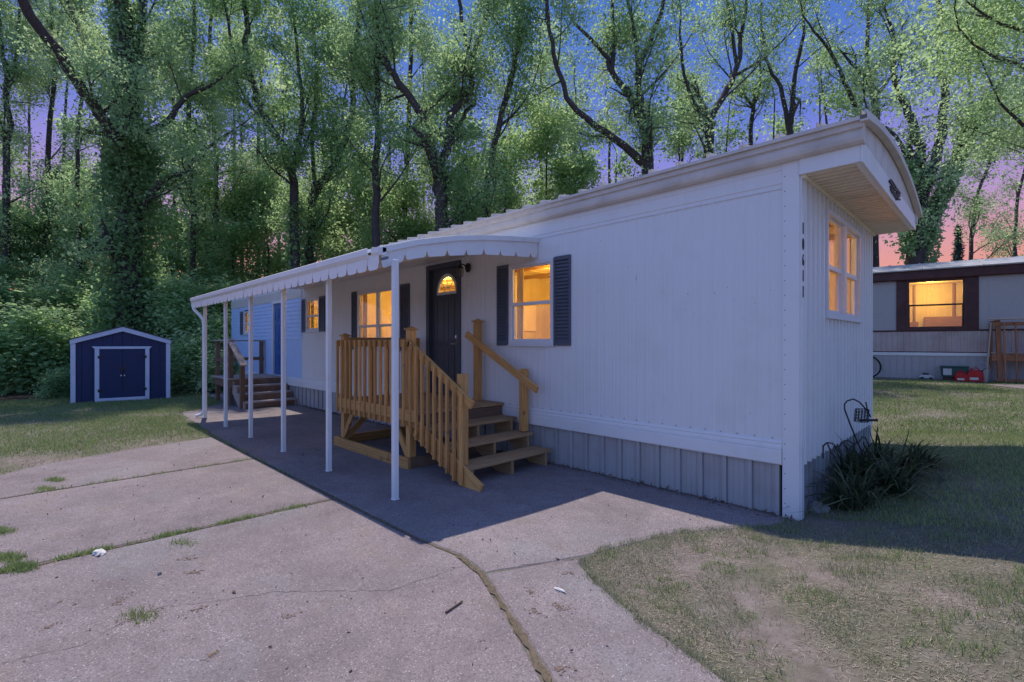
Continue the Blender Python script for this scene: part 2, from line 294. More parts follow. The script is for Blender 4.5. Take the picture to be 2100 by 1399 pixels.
# ------------------------------------------------------------------ ground and paving
gx = np.unique(np.concatenate([np.linspace(-20, 12, 129), np.geomspace(12, 400, 22), -np.geomspace(20, 400, 20)]))
gy = np.unique(np.concatenate([np.linspace(-10, 18, 113), np.geomspace(18, 400, 22), -np.geomspace(10, 400, 22)]))
XX, YY = np.meshgrid(gx, gy); ZZ = gh(XX, YY)
gv = np.stack([XX, YY, ZZ], -1).reshape(-1, 3); nx_ = len(gx)
gf = [(j*nx_+i, j*nx_+i+1, (j+1)*nx_+i+1, (j+1)*nx_+i) for j in range(len(gy)-1) for i in range(nx_-1)]
me = bpy.data.meshes.new('ground'); me.from_pydata(gv.tolist(), [], gf); me.polygons.foreach_set('use_smooth', [True]*len(gf))
tag(link('ground', me, M['ground']), 'bare soil and thin lawn ground under the grass, running on as dark forest floor', 'ground', kind='structure')

def rough_poly(pts, amp=.012, step=.12, seed=0):
    r = random.Random(seed); outp = []
    for a, b in zip(pts, pts[1:]+pts[:1]):
        a = Vector(a); b = Vector(b); k = max(1, int((b-a).length/step))
        nrm = Vector((-(b-a).y, (b-a).x)).normalized()
        for i in range(k): outp.append(a.lerp(b, i/k) + (nrm*r.uniform(-amp, amp) if i else Vector((0, 0))))
    return outp
def slab(name, pts, label, seed, base, top=0.0, amp=.006):
    poly = [tuple(p) for p in rough_poly([Vector(p) for p in pts], amp, .12, seed)]
    m = concrete('aggregate_concrete_%s' % 'abcdefg'[seed], base, seed)
    bm = bmesh.new(); f = bm.faces.new([bm.verts.new((*p, top)) for p in poly]); f.normal_update()
    if f.normal.z < 0: f.normal_flip()
    r = bmesh.ops.extrude_face_region(bm, geom=[f]); vs = [v for v in r['geom'] if isinstance(v, bmesh.types.BMVert)]
    bmesh.ops.translate(bm, verts=vs, vec=(0, 0, -.1)); bmesh.ops.recalc_face_normals(bm, faces=bm.faces)
    bmesh.ops.bevel(bm, geom=[e for e in bm.edges if all(abs(v.co.z-top) < 1e-4 for v in e.verts)], offset=.008, segments=1, affect='EDGES')
    me = bpy.data.meshes.new(name); bm.to_mesh(me); bm.free()
    bm = bmesh.new(); bm.from_mesh(me); bmesh.ops.triangulate(bm, faces=[f for f in bm.faces if len(f.verts) > 4]); bm.to_mesh(me); bm.free()
    return tag(link(name, me, m), label, 'paving', kind='structure')
CB = (.222, .185, .192)
C0 = -2.54
s1 = slab('driveway_slab', [(-3.29, C0-.02), (-1.92, C0), (-1.50, -2.50), (-1.17, -2.57), (-.66, -2.80), (-.2, -3.03), (.5, -3.55), (1.2, -4.2), (2.6, -5.6), (4.2, -7.4), (3.0, -9), (-3.4, -9), (-3.36, -4.8)], 'large near concrete driveway slab with a long hairline crack', 0, CB)
s2 = slab('driveway_slab', [(-5.61, C0-.03), (-3.34, C0-.02), (-3.42, -4.8), (-3.48, -9), (-5.5, -9), (-5.56, -4.8)], 'middle concrete driveway slab between two grassy joints', 1, (.226, .190, .198))
s3 = slab('driveway_slab', [(-7.66, C0-.04), (-5.655, C0-.03), (-5.6, -4.8), (-5.6, -9), (-6.3, -9), (-6.45, -5.6), (-6.75, -4.95), (-7.12, -4.55), (-7.45, -3.7)], 'far concrete driveway slab ending at the left lawn', 2, (.230, .193, .200))
s4 = slab('carport_slab', [(-11.2, -2.34), (-9.4, -2.44), (-7.7, -2.5), (-5.6, -2.53), (-3.3, -2.51), (-1.9, -2.50), (-1.48, -2.46), (-1.16, -2.52), (-.86, -1.86), (-.6, -1.0), (-.16, -.36), (-.06, -.012), (-16, -.012), (-16, -.9), (-12.6, -1.2), (-11.6, -1.9)], 'concrete carport slab running along the white home under the awning', 3, (.232, .198, .204))
s5 = slab('walkway_slab', [(-1.148, -2.532), (-.853, -1.868), (-.79, -1.99), (-.57, -2.12), (-.15, -2.29), (.17, -2.38), (.42, -2.46), (1.0, -2.9), (2.2, -4.2), (4.6, -7.2), (4.25, -7.35), (2.64, -5.55), (1.24, -4.15), (.54, -3.51), (-.16, -2.99), (-.62, -2.765)], 'curved concrete walkway slab between the dirt joint and the near lawn', 4, (.232, .195, .202))
def ribbon(name, pts, wd, matr, parent, z, seed, jit=.01):
    r = random.Random(seed); P = rough_poly([Vector(p) for p in pts], 0, .04, seed)
    n0 = len(rough_poly([Vector(p) for p in pts][:-1]+[Vector(pts[-1])], 0, .04, seed)) 
    P = []
    for a, b in zip(pts, pts[1:]):
        a = Vector(a); b = Vector(b); k = max(1, int((b-a).length/.035)); P += [a.lerp(b, i/k) for i in range(k)]
    P.append(Vector(pts[-1])); mbx = MB(); L_, R_ = [], []
    for i, p in enumerate(P):
        t = (P[min(i+1, len(P)-1)]-P[max(i-1, 0)]).normalized(); nn = Vector((-t.y, t.x)); q = p + nn*r.uniform(-jit, jit); ww = wd*r.uniform(.3, 1.2)*(.4 if i in (0, len(P)-1) else 1)
        L_.append((*(q+nn*ww/2), z)); R_.append((*(q-nn*ww/2), z))
    n = len(P); mbx.add(L_+R_, [(i, i+1, n+i+1, n+i) for i in range(n-1)])
    return mbx.build(name, matr, parent)
gp = lambda L_: [tuple(gnd(*p)[:2]) for p in L_]
ribbon('crack', gp([(200,1305),(265,1270),(330,1245),(480,1228),(560,1215),(680,1212),(800,1212),(880,1185),(960,1157)]), .0045, M['crack'], s1, .003, 1)
ribbon('crack', gp([(0,1362),(90,1340),(170,1325),(200,1306)]), .004, M['crack'], s1, .003, 2)
ribbon('crack', gp([(1010,1172),(1060,1163),(1110,1155),(1160,1152),(1205,1142)]), .006, M['crack'], s5, .003, 3, .02)
for k, (a, b) in enumerate([((385,1146),.10),((397,1175),.11),((410,1248),.07),((290,1262),.11),((100,1286),.06),((435,1343),.07),((245,1233),.09),((1090,1215),.07),((1100,1255),.08),((1150,1245),.11),((1150,1372),.06),((1165,1175),.06),((590,1265),.06)]):
    c = gnd(*a); par = s1 if a[0] < 1050 else s5
    r_ = np.random.default_rng(k+70); n_ = int(700*b); q_ = r_.normal(size=(n_, 2))*np.array([b*.55, b*.3])*r_.uniform(.3, 1.2, (n_, 1)); an_ = .8+.3*k; PQ = np.stack([c.x+q_[:, 0]*math.cos(an_)-q_[:, 1]*math.sin(an_), c.y+q_[:, 0]*math.sin(an_)+q_[:, 1]*math.cos(an_), np.full(n_, .003)], 1)
    ax_ = r_.normal(size=(n_, 3))*.006; ax_[:, 2] = np.abs(ax_[:, 2])*.08; sx_ = np.stack([-ax_[:, 1], ax_[:, 0], ax_[:, 2]*0], 1)*.5; V_ = np.stack([PQ, PQ+ax_*.5+sx_, PQ+ax_, PQ+ax_*.5-sx_], 1)
    o = link('dirt_stain', fastmesh(V_, 4), M['debris'], par); o['kind'] = 'stuff'

# ------------------------------------------------------------------ white mobile home
home = thing('mobile_home', 'long white metal mobile home with bowed roof, slate shutters and dark front door', 'mobile home')
TF = lambda u, w_, z: (u, -w_, z)                          # front wall: u along, w outward
TE = lambda u, w_, z: (w_, u, z)                           # right end wall
XL, HW = -16.4, 3.19
OPEN = [(-3.46, -2.75, 1.52, 2.52), (-7.77, -6.28, 1.42, 2.48), (-10.32, -9.66, 1.80, 2.50), (-15.06, -14.40, 1.80, 2.42), (-5.36, -4.60, .70, 2.70), (-12.55, -11.87, .67, 2.56)]
def ribbed(T, u0, u1, z0, z1, opens, period, pat):
    us = {u0, u1}; prof = {}
    k0 = int(math.floor(u0/period))
    pts = []
    k = k0
    while k*period < u1:
        for o_, h_ in pat:
            pts.append((k*period+o_, h_))
        k += 1
    pts.sort(); xs = [p[0] for p in pts]; hs = [p[1] for p in pts]
    cuts = sorted({u0, u1, *[x for x in xs if u0 < x < u1], *[x for o in opens for x in o[:2] if u0 < x < u1]})
    hh = lambda x: float(np.interp(x, xs, hs))
    m = MB(T)
    for a, b in zip(cuts, cuts[1:]):
        if b-a < 1e-6: continue
        segs = [(z0, z1)]
        for o in opens:
            if o[0] <= (a+b)/2 <= o[1]:
                segs = [s for (p, q) in segs for s in ((p, min(q, o[2])), (max(p, o[3]), q)) if s[1]-s[0] > 1e-4]
        for p, q in segs: m.quad((a, hh(a), p), (b, hh(b), p), (b, hh(b), q), (a, hh(a), q))
    return m
FINE = [(0, 0), (.018, .0), (.020, .003), (.024, .003), (.026, 0), (.043, 0), (.045, .003), (.049, .003), (.051, 0), (.080, 0), (.083, .006), (.096, .006), (.099, 0)]
FINE = [(a, h_*.55) for a, h_ in FINE]
ribbed(lambda u, w_, z: (u, .062-w_, z), XL+.03, -.06, .66, 2.88, OPEN, 1.2, [(0, 0), (1.2, 0)]).build('inner_wall', M['room'], home)
ribbed(lambda u, w_, z: (-.06+w_, u, z), .06, HW-.05, .66, 2.88, [(.83, 2.31, 1.80, 2.76)], 1.2, [(0, 0), (1.2, 0)]).build('inner_wall', M['room'], home)
ribbed(TF, -10.62, -.06, .60, 2.90, OPEN, .1016, FINE).build('front_siding', M['white'], home)
ribbed(TF, XL, -10.62, .60, 1.60, OPEN, .1016, FINE).build('front_siding', M['lap'], home)['label'] = 'pale blue ribbed lower siding beside the far door'
def lap(T, u0, u1, z0, z1, opens, pitch, h_):
    m = MB(T); z = z0
    while z < z1-1e-4:
        zt = min(z+pitch, z1)
        segs = [(u0, u1)]
        for o in opens:
            if o[3] > z+.001 and o[2] < zt-.001: segs = [s for (p, q) in segs for s in ((p, min(q, o[0])), (max(p, o[1]), q)) if s[1]-s[0] > 1e-4]
        for p, q in segs:
            m.quad((p, h_, z), (q, h_, z), (q, .002, zt), (p, .002, zt)); m.quad((p, h_, z), (q, h_, z), (q, 0, z), (p, 0, z))
        z = zt
    return m
lap(TF, XL, -10.62, 1.60, 2.60, OPEN, .10, .014).build('lap_siding', M['lap'], home)['label'] = 'pale blue horizontal lap siding around the far door'
MB(TF).box(XL, -10.62, -.02, .016, 2.60, 2.84).build('upper_panel', M['cream'], home)
MB(TF).box(-10.62, -5.45, .002, .012, 1.595, 1.608).build('seam_strip', M['trim'], home)
# upper horizontal band with its seams, bottom band, corner trim
x = MB(TF); zz = [2.84, 2.852, 2.852, 2.885, 2.885, 2.94, 2.94, 3.0, 3.0, 3.06]; ww_ = [.008, .008, .004, .004, .010, .010, .006, .006, .011, .011]
for i in range(len(zz)-1): x.quad((XL, ww_[i], zz[i]), (-.12, ww_[i], zz[i]), (-.12, ww_[i+1], zz[i+1]), (XL, ww_[i+1], zz[i+1]))
x.build('upper_band', M['white'], home)
x = MB(TF); x.prism([(.0, .575), (.026, .575), (.030, .565), (.030, .455), (.022, .445), (0, .445)], lambda p, t: (t, p[0], p[1]), XL, -.122); x.build('bottom_band', M['trim'], home)
x = MB(TF); x.prism([(.0, .655), (.010, .655), (.018, .630), (.012, .622), (.020, .600), (.020, .577), (0, .577)], lambda p, t: (t, p[0], p[1]), XL, -.122); x.build('belt_molding', M['trim'], home)
x = MB(); x.box(-.12, .012, -.016, .002, -.02, 3.07); x.box(.0, .026, .002, .078, -.0, 2.92); x.build('corner_trim', M['trim'], home, .003)
x = MB()
for k in range(24):
    z = .12+k*.128; c = (-.098, -.0165, z); x.prism([(.0042*math.cos(a), .0042*math.sin(a)) for a in np.linspace(0, 6.283, 7)[:-1]], lambda p, t: (c[0]+p[0], t, c[2]+p[1]), -.016, -.0185)
for k in range(70):
    c = (-.2-k*.15, 0, .67); x.prism([(.004*math.cos(a), .004*math.sin(a)) for a in np.linspace(0, 6.283, 7)[:-1]], lambda p, t: (c[0]+p[0], t, c[2]+p[1]), -.002, -.0115)
o = x.build('screw_head', M['bronze'], home); o['kind'] = 'stuff'
x = MB(TF); r_ = random.Random(12)
for k in range(20):
    u, z, q = (r_.uniform(-2.2, -.2), r_.uniform(.75, 2.7), r_.uniform(.002, .0035)) if k < 12 else (r_.uniform(-1.0, -.2), r_.uniform(1.7, 2.1), r_.uniform(.002, .004))
    x.prism([(q*math.cos(a)*1.2, q*math.sin(a)) for a in np.linspace(0, 6.283, 6)[:-1]], lambda p, t: (u+p[0], t, z+p[1]), .0005, .0045)
for k in range(1):
    u, z = r_.uniform(-1.6, -.2), r_.uniform(1.6, 2.3); x.quad((u, .0046, z), (u+.004, .0046, z), (u+.012, .0046, z+.06), (u+.010, .0046, z+.06))
o = x.build('scuff_mark', M['bronze'], home); o['kind'] = 'stuff'
# skirting panels along the front
x = MB(TF)
pr = [(0, 0), (.045, 0), (.048, .004), (.054, .004), (.057, 0), (.095, 0), (.098, .004), (.104, .004), (.107, 0), (.145, 0), (.148, .004), (.154, .004), (.157, 0), (.182, 0), (.184, -.006), (.187, -.006), (.189, .026), (.222, .026), (.224, -.006), (.228, 0)]
for (a, h0), (b, h1) in zip(pr, pr[1:]): x.quad((a, h0, 0), (b, h1, 0), (b, h1, .47), (a, h0, .47))
skm = x.mesh(); skm.materials.append(M['skirt'])
xk = -.14-.228
while xk > XL:
    o = link('skirting_panel', skm, None, home); o.location = (xk, .018, 0); o.scale.z = 1; xk -= .228
# right end wall: corrugated siding and skirting
COR = [(0, 0), (.075, 0), (.082, .036), (.122, .036), (.129, 0)]
EO = [(.83, 2.31, 1.80, 2.76)]
COR2 = [(0, 0), (.05, 0), (.062, -.02), (.112, -.02), (.124, 0)]
ribbed(TE, .066, HW, .46, 2.92, EO, .150, [(a, h_+.0) for a, h_ in COR]).build('end_siding', M['white'], home)
ribbed(lambda u, w_, z: (w_-.03, u, z), .075, HW, -.05, .56, [], .150, COR).build('end_skirting', M['endskirt'], home)
x = MB(); x.box(-.02, .014, HW-.06, HW+.012, -.1, 3.05); x.build('corner_trim', M['trim'], home, .003)
# back and left walls, floor, interior
x = MB(); x.box(XL, 0, HW-.02, HW, .0, 3.10); x.build('back_wall', M['white'], home)
x = MB(); x.box(XL-.01, XL+.02, .0, HW, .0, 3.10); x.build('left_end_wall', M['white'], home)
x = MB(); x.box(XL+.03, -.03, .03, HW-.04, .52, .68); x.build('floor', M['roomdark'], home)
x = MB(); x.box(XL+.03, -.05, .03, HW-.04, 2.86, 2.90)
for k in range(int(16/.4)): x.box(-16.2+k*.4, -16.185+k*.4, .04, HW-.05, 2.852, 2.862)
x.build('ceiling', M['room'], home)
x = MB(); x.box(XL+.03, -.03, HW-.12, HW-.05, .68, 2.86); x.box(-5.75, -5.68, 1.2, HW-.12, .68, 2.86); x.box(-8.6, -8.53, .05, HW-.12, .68, 2.86); x.box(-11.5, -11.43, .05, HW-.12, .68, 2.86); x.build('inner_wall', M['room'], home)
def window(T, u0, u1, z0, z1, nu, mid, parent, fm=M['vinyl'], sm=None, fw=.045, dep=.028, curtain=True, gm=None):
    sm = sm or fm; f = MB(T)
    f.box(u0, u1, -.05, dep, z0, z0+fw).box(u0, u1, -.05, dep, z1-fw, z1).box(u0, u0+fw, -.05, dep-.002, z0+fw, z1-fw).box(u1-fw, u1, -.05, dep-.002, z0+fw, z1-fw)
    f.box(u0-.012, u1+.012, 0, dep+.012, z0-.022, z0-.001)
    wu = (u1-u0)/nu
    for k in range(1, nu): f.box(u0+k*wu-.04, u0+k*wu+.04, -.05, dep-.004, z0+fw, z1-fw)
    W = f.build('window', fm, parent, .002)
    for k in range(nu):
        a = u0+(fw if k == 0 else k*wu+.04); b = u0+((k+1)*wu-.04 if k < nu-1 else (u1-u0)-fw)
        s = MB(T); r = .022
        s.box(a, b, -.035, .012, mid-r, mid+r)
        s.box(a, a+.02, -.03, .008, mid+r, z1-fw).box(b-.02, b, -.03, .008, mid+r, z1-fw).box(a+.02, b-.02, -.03, .008, z1-fw-.02, z1-fw)
        s.box(a, a+.032, -.045, -.008, z0+fw, mid-r).box(b-.032, b, -.045, -.008, z0+fw, mid-r).box(a+.032, b-.032, -.045, -.008, z0+fw, z0+fw+.032)
        s.build('sash', sm, W, .002)
        MB(T).box(a+.02, b-.02, -.014, -.010, mid+r, z1-fw-.02).build('pane', M['glass'], W)
        MB(T).box(a+.032, b-.032, -.032, -.028, z0+fw+.032, mid-r).build('pane', M['glass'], W)
    return W
def shutter(T, u0, u1, z0, z1, parent):
    s = MB(T); e = .022
    s.box(u0, u1, .002, .03, z0, z0+.05).box(u0, u1, .002, .03, z1-.05, z1).box(u0, u0+e, .002, .03, z0+.05, z1-.05).box(u1-e, u1, .002, .03, z0+.05, z1-.05).box(u0+e, u1-e, .001, .006, z0+.05, z1-.05)
    o = s.build('shutter', M['shutter'], parent, .002)
    s = MB(T); n = int((z1-z0-.1)/.042); p = (z1-z0-.1)/n
    for k in range(n):
        z = z0+.05+k*p; s.prism([(.027, z+.004), (.024, z), (.007, z+p*.8), (.010, z+p*.95)], lambda q, t: (t, q[0], q[1]), u0+e, u1-e)
    s.build('louver', M['shutter'], o)['kind'] = 'stuff'
window(TF, -3.50, -2.71, 1.48, 2.56, 1, 2.02, home); shutter(TF, -3.735, -3.515, 1.47, 2.57, home); shutter(TF, -2.695, -2.44, 1.47, 2.57, home)
window(TF, -7.81, -6.24, 1.38, 2.52, 2, 1.83, home); shutter(TF, -8.05, -7.825, 1.37, 2.53, home); shutter(TF, -6.225, -5.95, 1.37, 2.53, home)
window(TF, -10.36, -9.62, 1.77, 2.54, 1, 2.13, home); shutter(TF, -10.61, -10.375, 1.76, 2.55, home); shutter(TF, -9.605, -9.33, 1.76, 2.55, home)
window(TF, -15.10, -14.36, 1.77, 2.46, 1, 2.10, home); shutter(TF, -15.42, -15.115, 1.76, 2.47, home)
window(TE, .79, 2.35, 1.76, 2.80, 2, 2.26, home, dep=.046)
# front door
x = MB(TF); x.box(-5.43, -5.35, -.09, .035, .70, 2.76).box(-4.63, -4.55, -.09, .035, .70, 2.76).box(-5.35, -4.63, -.09, .033, 2.68, 2.76).box(-5.35, -4.63, -.09, .02, .66, .70); x.build('door_frame', M['door'], home, .004)
x = MB(TF); d0, d1 = -.075, -.035; ac, aw, az0, ah = -4.945, .245, 2.30, .28
x.box(-5.345, -4.635, d0, d1, .705, az0)
us = [-5.345]+list(ac+aw*np.cos(np.linspace(math.pi, 0, 19)))+[-4.635]
arch = lambda u: az0+ah*math.sqrt(max(0, 1-((u-ac)/aw)**2))
for a, b in zip(us, us[1:]): x.add([(a, d0, arch(a)), (b, d0, arch(b)), (b, d0, 2.70), (a, d0, 2.70), (a, d1, arch(a)), (b, d1, arch(b)), (b, d1, 2.70), (a, d1, 2.70)], [(0,1,2,3), (4,5,6,7), (0,1,5,4)])
for (a, b) in ((-5.22, -5.03), (-4.93, -4.76)):
    for (c, e) in ((.85, 1.42), (1.52, 2.18)):
        x.box(a, b, d1, d1+.006, c, c+.016).box(a, b, d1, d1+.006, e-.016, e).box(a, a+.016, d1, d1+.006, c+.016, e-.016).box(b-.016, b, d1, d1+.006, c+.016, e-.016)
door = x.build('door', M['door'], home)
x = MB(TF)
tt = np.linspace(0, math.pi, 21)
for a, b in zip(tt, tt[1:]):
    q = lambda t, s_: (ac+aw*s_*math.cos(t), az0+ah*s_*math.sin(t))
    p = [q(a, 1.06), q(b, 1.06), q(b, .90), q(a, .90)]; x.prism(p, lambda r_, t: (r_[0], t, r_[1]), d1-.02, d1+.012)
x.box(ac-aw*1.06, ac+aw*1.06, d1-.02, d1+.013, az0-.03, az0+.012)
for t in (math.pi*.25, math.pi*.5, math.pi*.75):
    a = Vector((ac+aw*.3*math.cos(t), 0, az0+ah*.3*math.sin(t))); b = Vector((ac+aw*.92*math.cos(t), 0, az0+ah*.92*math.sin(t))); x.tube([(a.x, d1, a.z), (b.x, d1, b.z)], .007, 6)
x.tube([(ac+aw*.3*math.cos(t), d1, az0+ah*.3*math.sin(t)) for t in tt[::2]], .007, 6)
x.build('fanlight_frame', M['vinyl'], door)
x = MB(TF); x.add([(ac+aw*math.cos(t), d1-.012, az0+ah*math.sin(t)) for t in tt], [tuple(range(21))]); x.build('fanlight_pane', M['glass'], door)
x = MB(TF)
def disc(m, c, r, w0, w1, k=12): m.prism([(r*math.cos(a), r*math.sin(a)) for a in np.linspace(0, 2*math.pi, k+1)[:-1]], lambda p, t: (c[0]+p[0], t, c[1]+p[1]), w0, w1)
disc(x, (-4.70, 1.60), .028, d1, d1+.02); disc(x, (-4.70, 1.49), .03, d1, d1+.012); x.tube([(-4.70, d1+.01, 1.49), (-4.70, d1+.05, 1.49), (-4.73, d1+.055, 1.488), (-4.80, d1+.055, 1.484)], .011, 8); x.build('door_handle', M['steel'], door)
# far blue door
x = MB(TF); x.box(-12.62, -12.545, -.06, .03, .66, 2.62).box(-11.875, -11.80, -.06, .03, .66, 2.62).box(-12.545, -11.875, -.06, .028, 2.55, 2.62); x.build('door_frame', M['trim'], home, .003)
x = MB(TF); x.box(-12.54, -11.88, -.05, -.012, .675, 2.545)
for (a, b) in ((-12.46, -12.25), (-12.17, -11.96)):
    for (c, e) in ((.78, 1.22), (1.32, 2.0), (2.10, 2.42)):
        x.box(a, b, -.012, -.004, c, c+.02).box(a, b, -.012, -.004, e-.02, e).box(a, a+.02, -.012, -.004, c+.02, e-.02).box(b-.02, b, -.012, -.004, c+.02, e-.02)
d2 = x.build('door', M['bluedoor'], home); d2['label'] = 'bright blue panelled far door'
x = MB(TF); disc(x, (-11.95, 1.50), .03, -.012, .05); disc(x, (-11.95, 1.64), .026, -.012, .02); x.build('door_knob', M['steel'], d2)
# roof: bowed panels with standing seams, drip edge, overhang
rz = lambda y: 3.385-.066*(y-1.35)**2
ys = np.linspace(-.13, 3.33, 15)
x = MB()
for a, b in zip(ys, ys[1:]):
    x.quad((0, a, rz(a)), (.30, a, rz(a)), (.30, b, rz(b)), (0, b, rz(b))); x.quad((0, a, rz(a)-.03), (.30, a, rz(a)-.03), (.30, b, rz(b)-.03), (0, b, rz(b)-.03))
    for u0, u1 in ((.262, .27), (.29, .298)): x.add([(u0, a, rz(a)), (u1, a, rz(a)), (u1-.002, a, rz(a)+.04), (u0+.002, a, rz(a)+.04), (u0, b, rz(b)), (u1, b, rz(b)), (u1-.002, b, rz(b)+.04), (u0+.002, b, rz(b)+.04)], [(0,1,2,3), (4,5,6,7), (0,4,7,3), (1,5,6,2), (3,7,6,2)])
for y in (ys[0], ys[-1]): x.quad((0, y, rz(y)), (.30, y, rz(y)), (.30, y, rz(y)-.03), (0, y, rz(y)-.03))
rpm = x.mesh(); rpm.materials.append(M['roofmetal'])
xk = .50-.30
while xk > XL-.3: o = link('roof_panel', rpm, None, home); o.location = (xk, 0, 0); xk -= .30
x = MB(); x.prism([(0, 3.05), (-.055, 3.05), (-.08, 3.07), (-.088, 3.10), (-.088, 3.14), (-.08, 3.158), (-.104, 3.163), (-.104, 3.222), (0, 3.232)], lambda p, t: (t, p[0], p[1]), XL-.05, .47); x.build('eave_gutter', M['roofmetal'], home, .004)
x = MB(); x.prism([(HW, 3.0), (HW+.09, 3.0), (HW+.1, 3.10), (HW, 3.12)], lambda p, t: (t, p[0], p[1]), XL-.05, .47); x.build('eave_gutter', M['roofmetal'], home)
x = MB(); x.box(.014, .44, -.03, .0, 2.92, 3.055); x.build('overhang_side', M['white'], home, .003)
x = MB(); x.box(.44, .455, -.032, HW+.05, 2.915, 3.085); x.box(.40, .44, -.0, HW, 2.915, 2.935); x.build('overhang_fascia', M['white'], home, .003)
yy = -.03
while yy < HW:                                              # soffit and gable panels
    y1 = min(yy+.30, HW+.04); x = MB()
    nr = [0, .038, .04, .052, .054, .09, .092, .138, .14, .152, .154, .19, .192, .238, .24, .258, .26, .298, .30]; hr = [0, 0, -.03, -.03, .024, .024, 0, 0, -.03, -.03, .024, .024, 0, 0, -.035, -.035, .024, .024, 0]
    for i in range(len(nr)-1):
        if yy+nr[i+1] <= y1+1e-4: x.quad((.014, yy+nr[i], 2.94-hr[i]), (.44, yy+nr[i], 2.94-hr[i]), (.44, yy+nr[i+1], 2.94-hr[i+1]), (.014, yy+nr[i+1], 2.94-hr[i+1]))
    x.build('soffit_panel', M['soffit'], home)
    x = MB(); b0, b1 = yy+.004, y1-.004
    x.prism([(b0, 3.088), (b1, 3.088), (b1, rz(b1)-.034), (b0, rz(b0)-.034)], lambda p, t: (t, p[0], p[1]), .42, .448); x.build('gable_panel', M['roofmetal'], home, .002)
    yy += .30
x = MB()
for a, b in zip(ys, ys[1:]): x.add([(.455, a, rz(a)-.045), (.512, a, rz(a)-.045), (.512, a, rz(a)+.012), (.455, a, rz(a)+.002), (.455, b, rz(b)-.045), (.512, b, rz(b)-.045), (.512, b, rz(b)+.012), (.455, b, rz(b)+.002)], [(0,1,2,3), (4,5,6,7), (0,4,5,1), (1,5,6,2), (2,6,7,3), (3,7,4,0)])
x.build('roof_end_trim', M['roofmetal'], home)
x = MB(); x.box(.014, .06, .0, HW, 2.895, 2.932); x.build('soffit_molding', M['soffit'], home, .006)
# emblem on the end fascia, house number beside the corner
def stroke(m, pts, wd, X0):
    Q = [on_plane(1790+a/13.99, 340+b/13.99, 0, X0) for a, b in pts]
    for a, b in zip(Q, Q[1:]):
        t = (b-a).normalized(); nn = Vector((0, -t.z, t.y))*wd/2; m.add([a+nn, a-nn, b-nn, b+nn, *(v+Vector((.012, 0, 0)) for v in (a+nn, a-nn, b-nn, b+nn))], [(0,1,2,3), (4,5,6,7), (0,1,5,4), (1,2,6,5), (2,3,7,6), (3,0,4,7)])
x = MB()
for pts, wd in (([(450,455),(490,410),(560,500),(640,625)], .016), ([(655,670),(700,725),(760,800)], .022), ([(470,450),(540,575),(625,705),(660,690)], .020), ([(655,760),(690,850),(755,875)], .022), ([(480,600),(560,735),(670,900),(690,975)], .014), ([(690,925),(758,985)], .012), ([(490,690),(545,780),(640,920),(660,985)], .012)): stroke(x, pts, wd, .456)
x.build('emblem', M['black'], home)
for k, ch in enumerate('10611'):
    cu = bpy.data.curves.new('digit', 'FONT'); cu.body = ch; cu.size = .14; cu.extrude = .003; cu.align_x = 'CENTER'
    to = bpy.data.objects.new('digit', cu); me = bpy.data.meshes.new_from_object(to); bpy.data.objects.remove(to); bpy.data.curves.remove(cu); me.materials.clear()
    o = link('house_number', me, M['black'], home)
    o.scale = (.6, 1, 1); o.location = (.0295, .032, 2.43-k*.135); o.rotation_euler = (R(90), 0, R(90))
# lamps inside
def lamp(name, loc, parent, p=55):
    ld = bpy.data.lights.new(name, 'POINT'); ld.energy = p; ld.color = (1, .66, .20); ld.shadow_soft_size = .12
    o = bpy.data.objects.new(name, ld); COL.objects.link(o); o.location = loc; o.parent = parent
x = MB()
for X in (-5.66, -8.51, -11.41):                            # doorways, rails and frames on the partition walls
    for (a, b, c, e) in ((1.3, 1.37, .7, 2.62), (2.12, 2.19, .7, 2.62), (1.3, 2.19, 2.55, 2.62), (1.2, HW-.13, 1.52, 1.57)): x.box(X, X+.03, a, b, c, e)
for X in np.arange(-15.5, -.4, .61): x.box(X, X+.03, HW-.15, HW-.12, .7, 2.85)
for Y in (.9, 1.7, 2.5): x.box(XL+.1, -.1, Y, Y+.05, 2.80, 2.85)
x.build('room_trim', M['roomdark'], home)
x = MB()
for X in (-5.655, -8.505): x.box(X, X+.02, 2.36, 2.86, 1.75, 2.3)
for X in (-1.2, -4.7, -13.2): x.box(X, X+.5, HW-.16, HW-.125, 1.8, 2.4)
x.build('picture', M['curtain'], home)
for X in (-1.6, -4.2, -7.2, -10.0, -14.2): lamp('room_light', (X, 1.7, 2.55), home, 64)
x = MB(); x.box(-3.9, -2.5, HW-.5, HW-.13, 2.12, 2.75); 
for k in range(3): x.box(-3.88+k*.46, -3.46+k*.46, HW-.52, HW-.5, 2.15, 2.72)
x.box(-4.0, -2.2, HW-.75, HW-.13, .70, 1.58); x.build('kitchen_cabinet', M['roomdark'], home)
x = MB(); x.box(-8.4, -6.2, HW-.6, HW-.13, .70, 1.6); x.build('kitchen_cabinet', M['roomdark'], home)
def curtain(T, u0, u1, z0, z1):
    m = MB(T); n = 14
    for i in range(n):
        a, b = u0+(u1-u0)*i/n, u0+(u1-u0)*(i+1)/n; m.quad((a, -.13+.02*math.sin(i*1.9), z0), (b, -.13+.02*math.sin((i+1)*1.9), z0), (b, -.13+.02*math.sin((i+1)*1.9), z1), (a, -.13+.02*math.sin(i*1.9), z1))
    m.build('curtain', M['curtain'], home)
curtain(TF, -3.48, -3.36, 1.4, 2.6); curtain(TF, -7.85, -7.65, 1.3, 2.6); curtain(TF, -10.4, -10.2, 1.6, 2.6); curtain(TF, -15.1, -14.95, 1.6, 2.6)

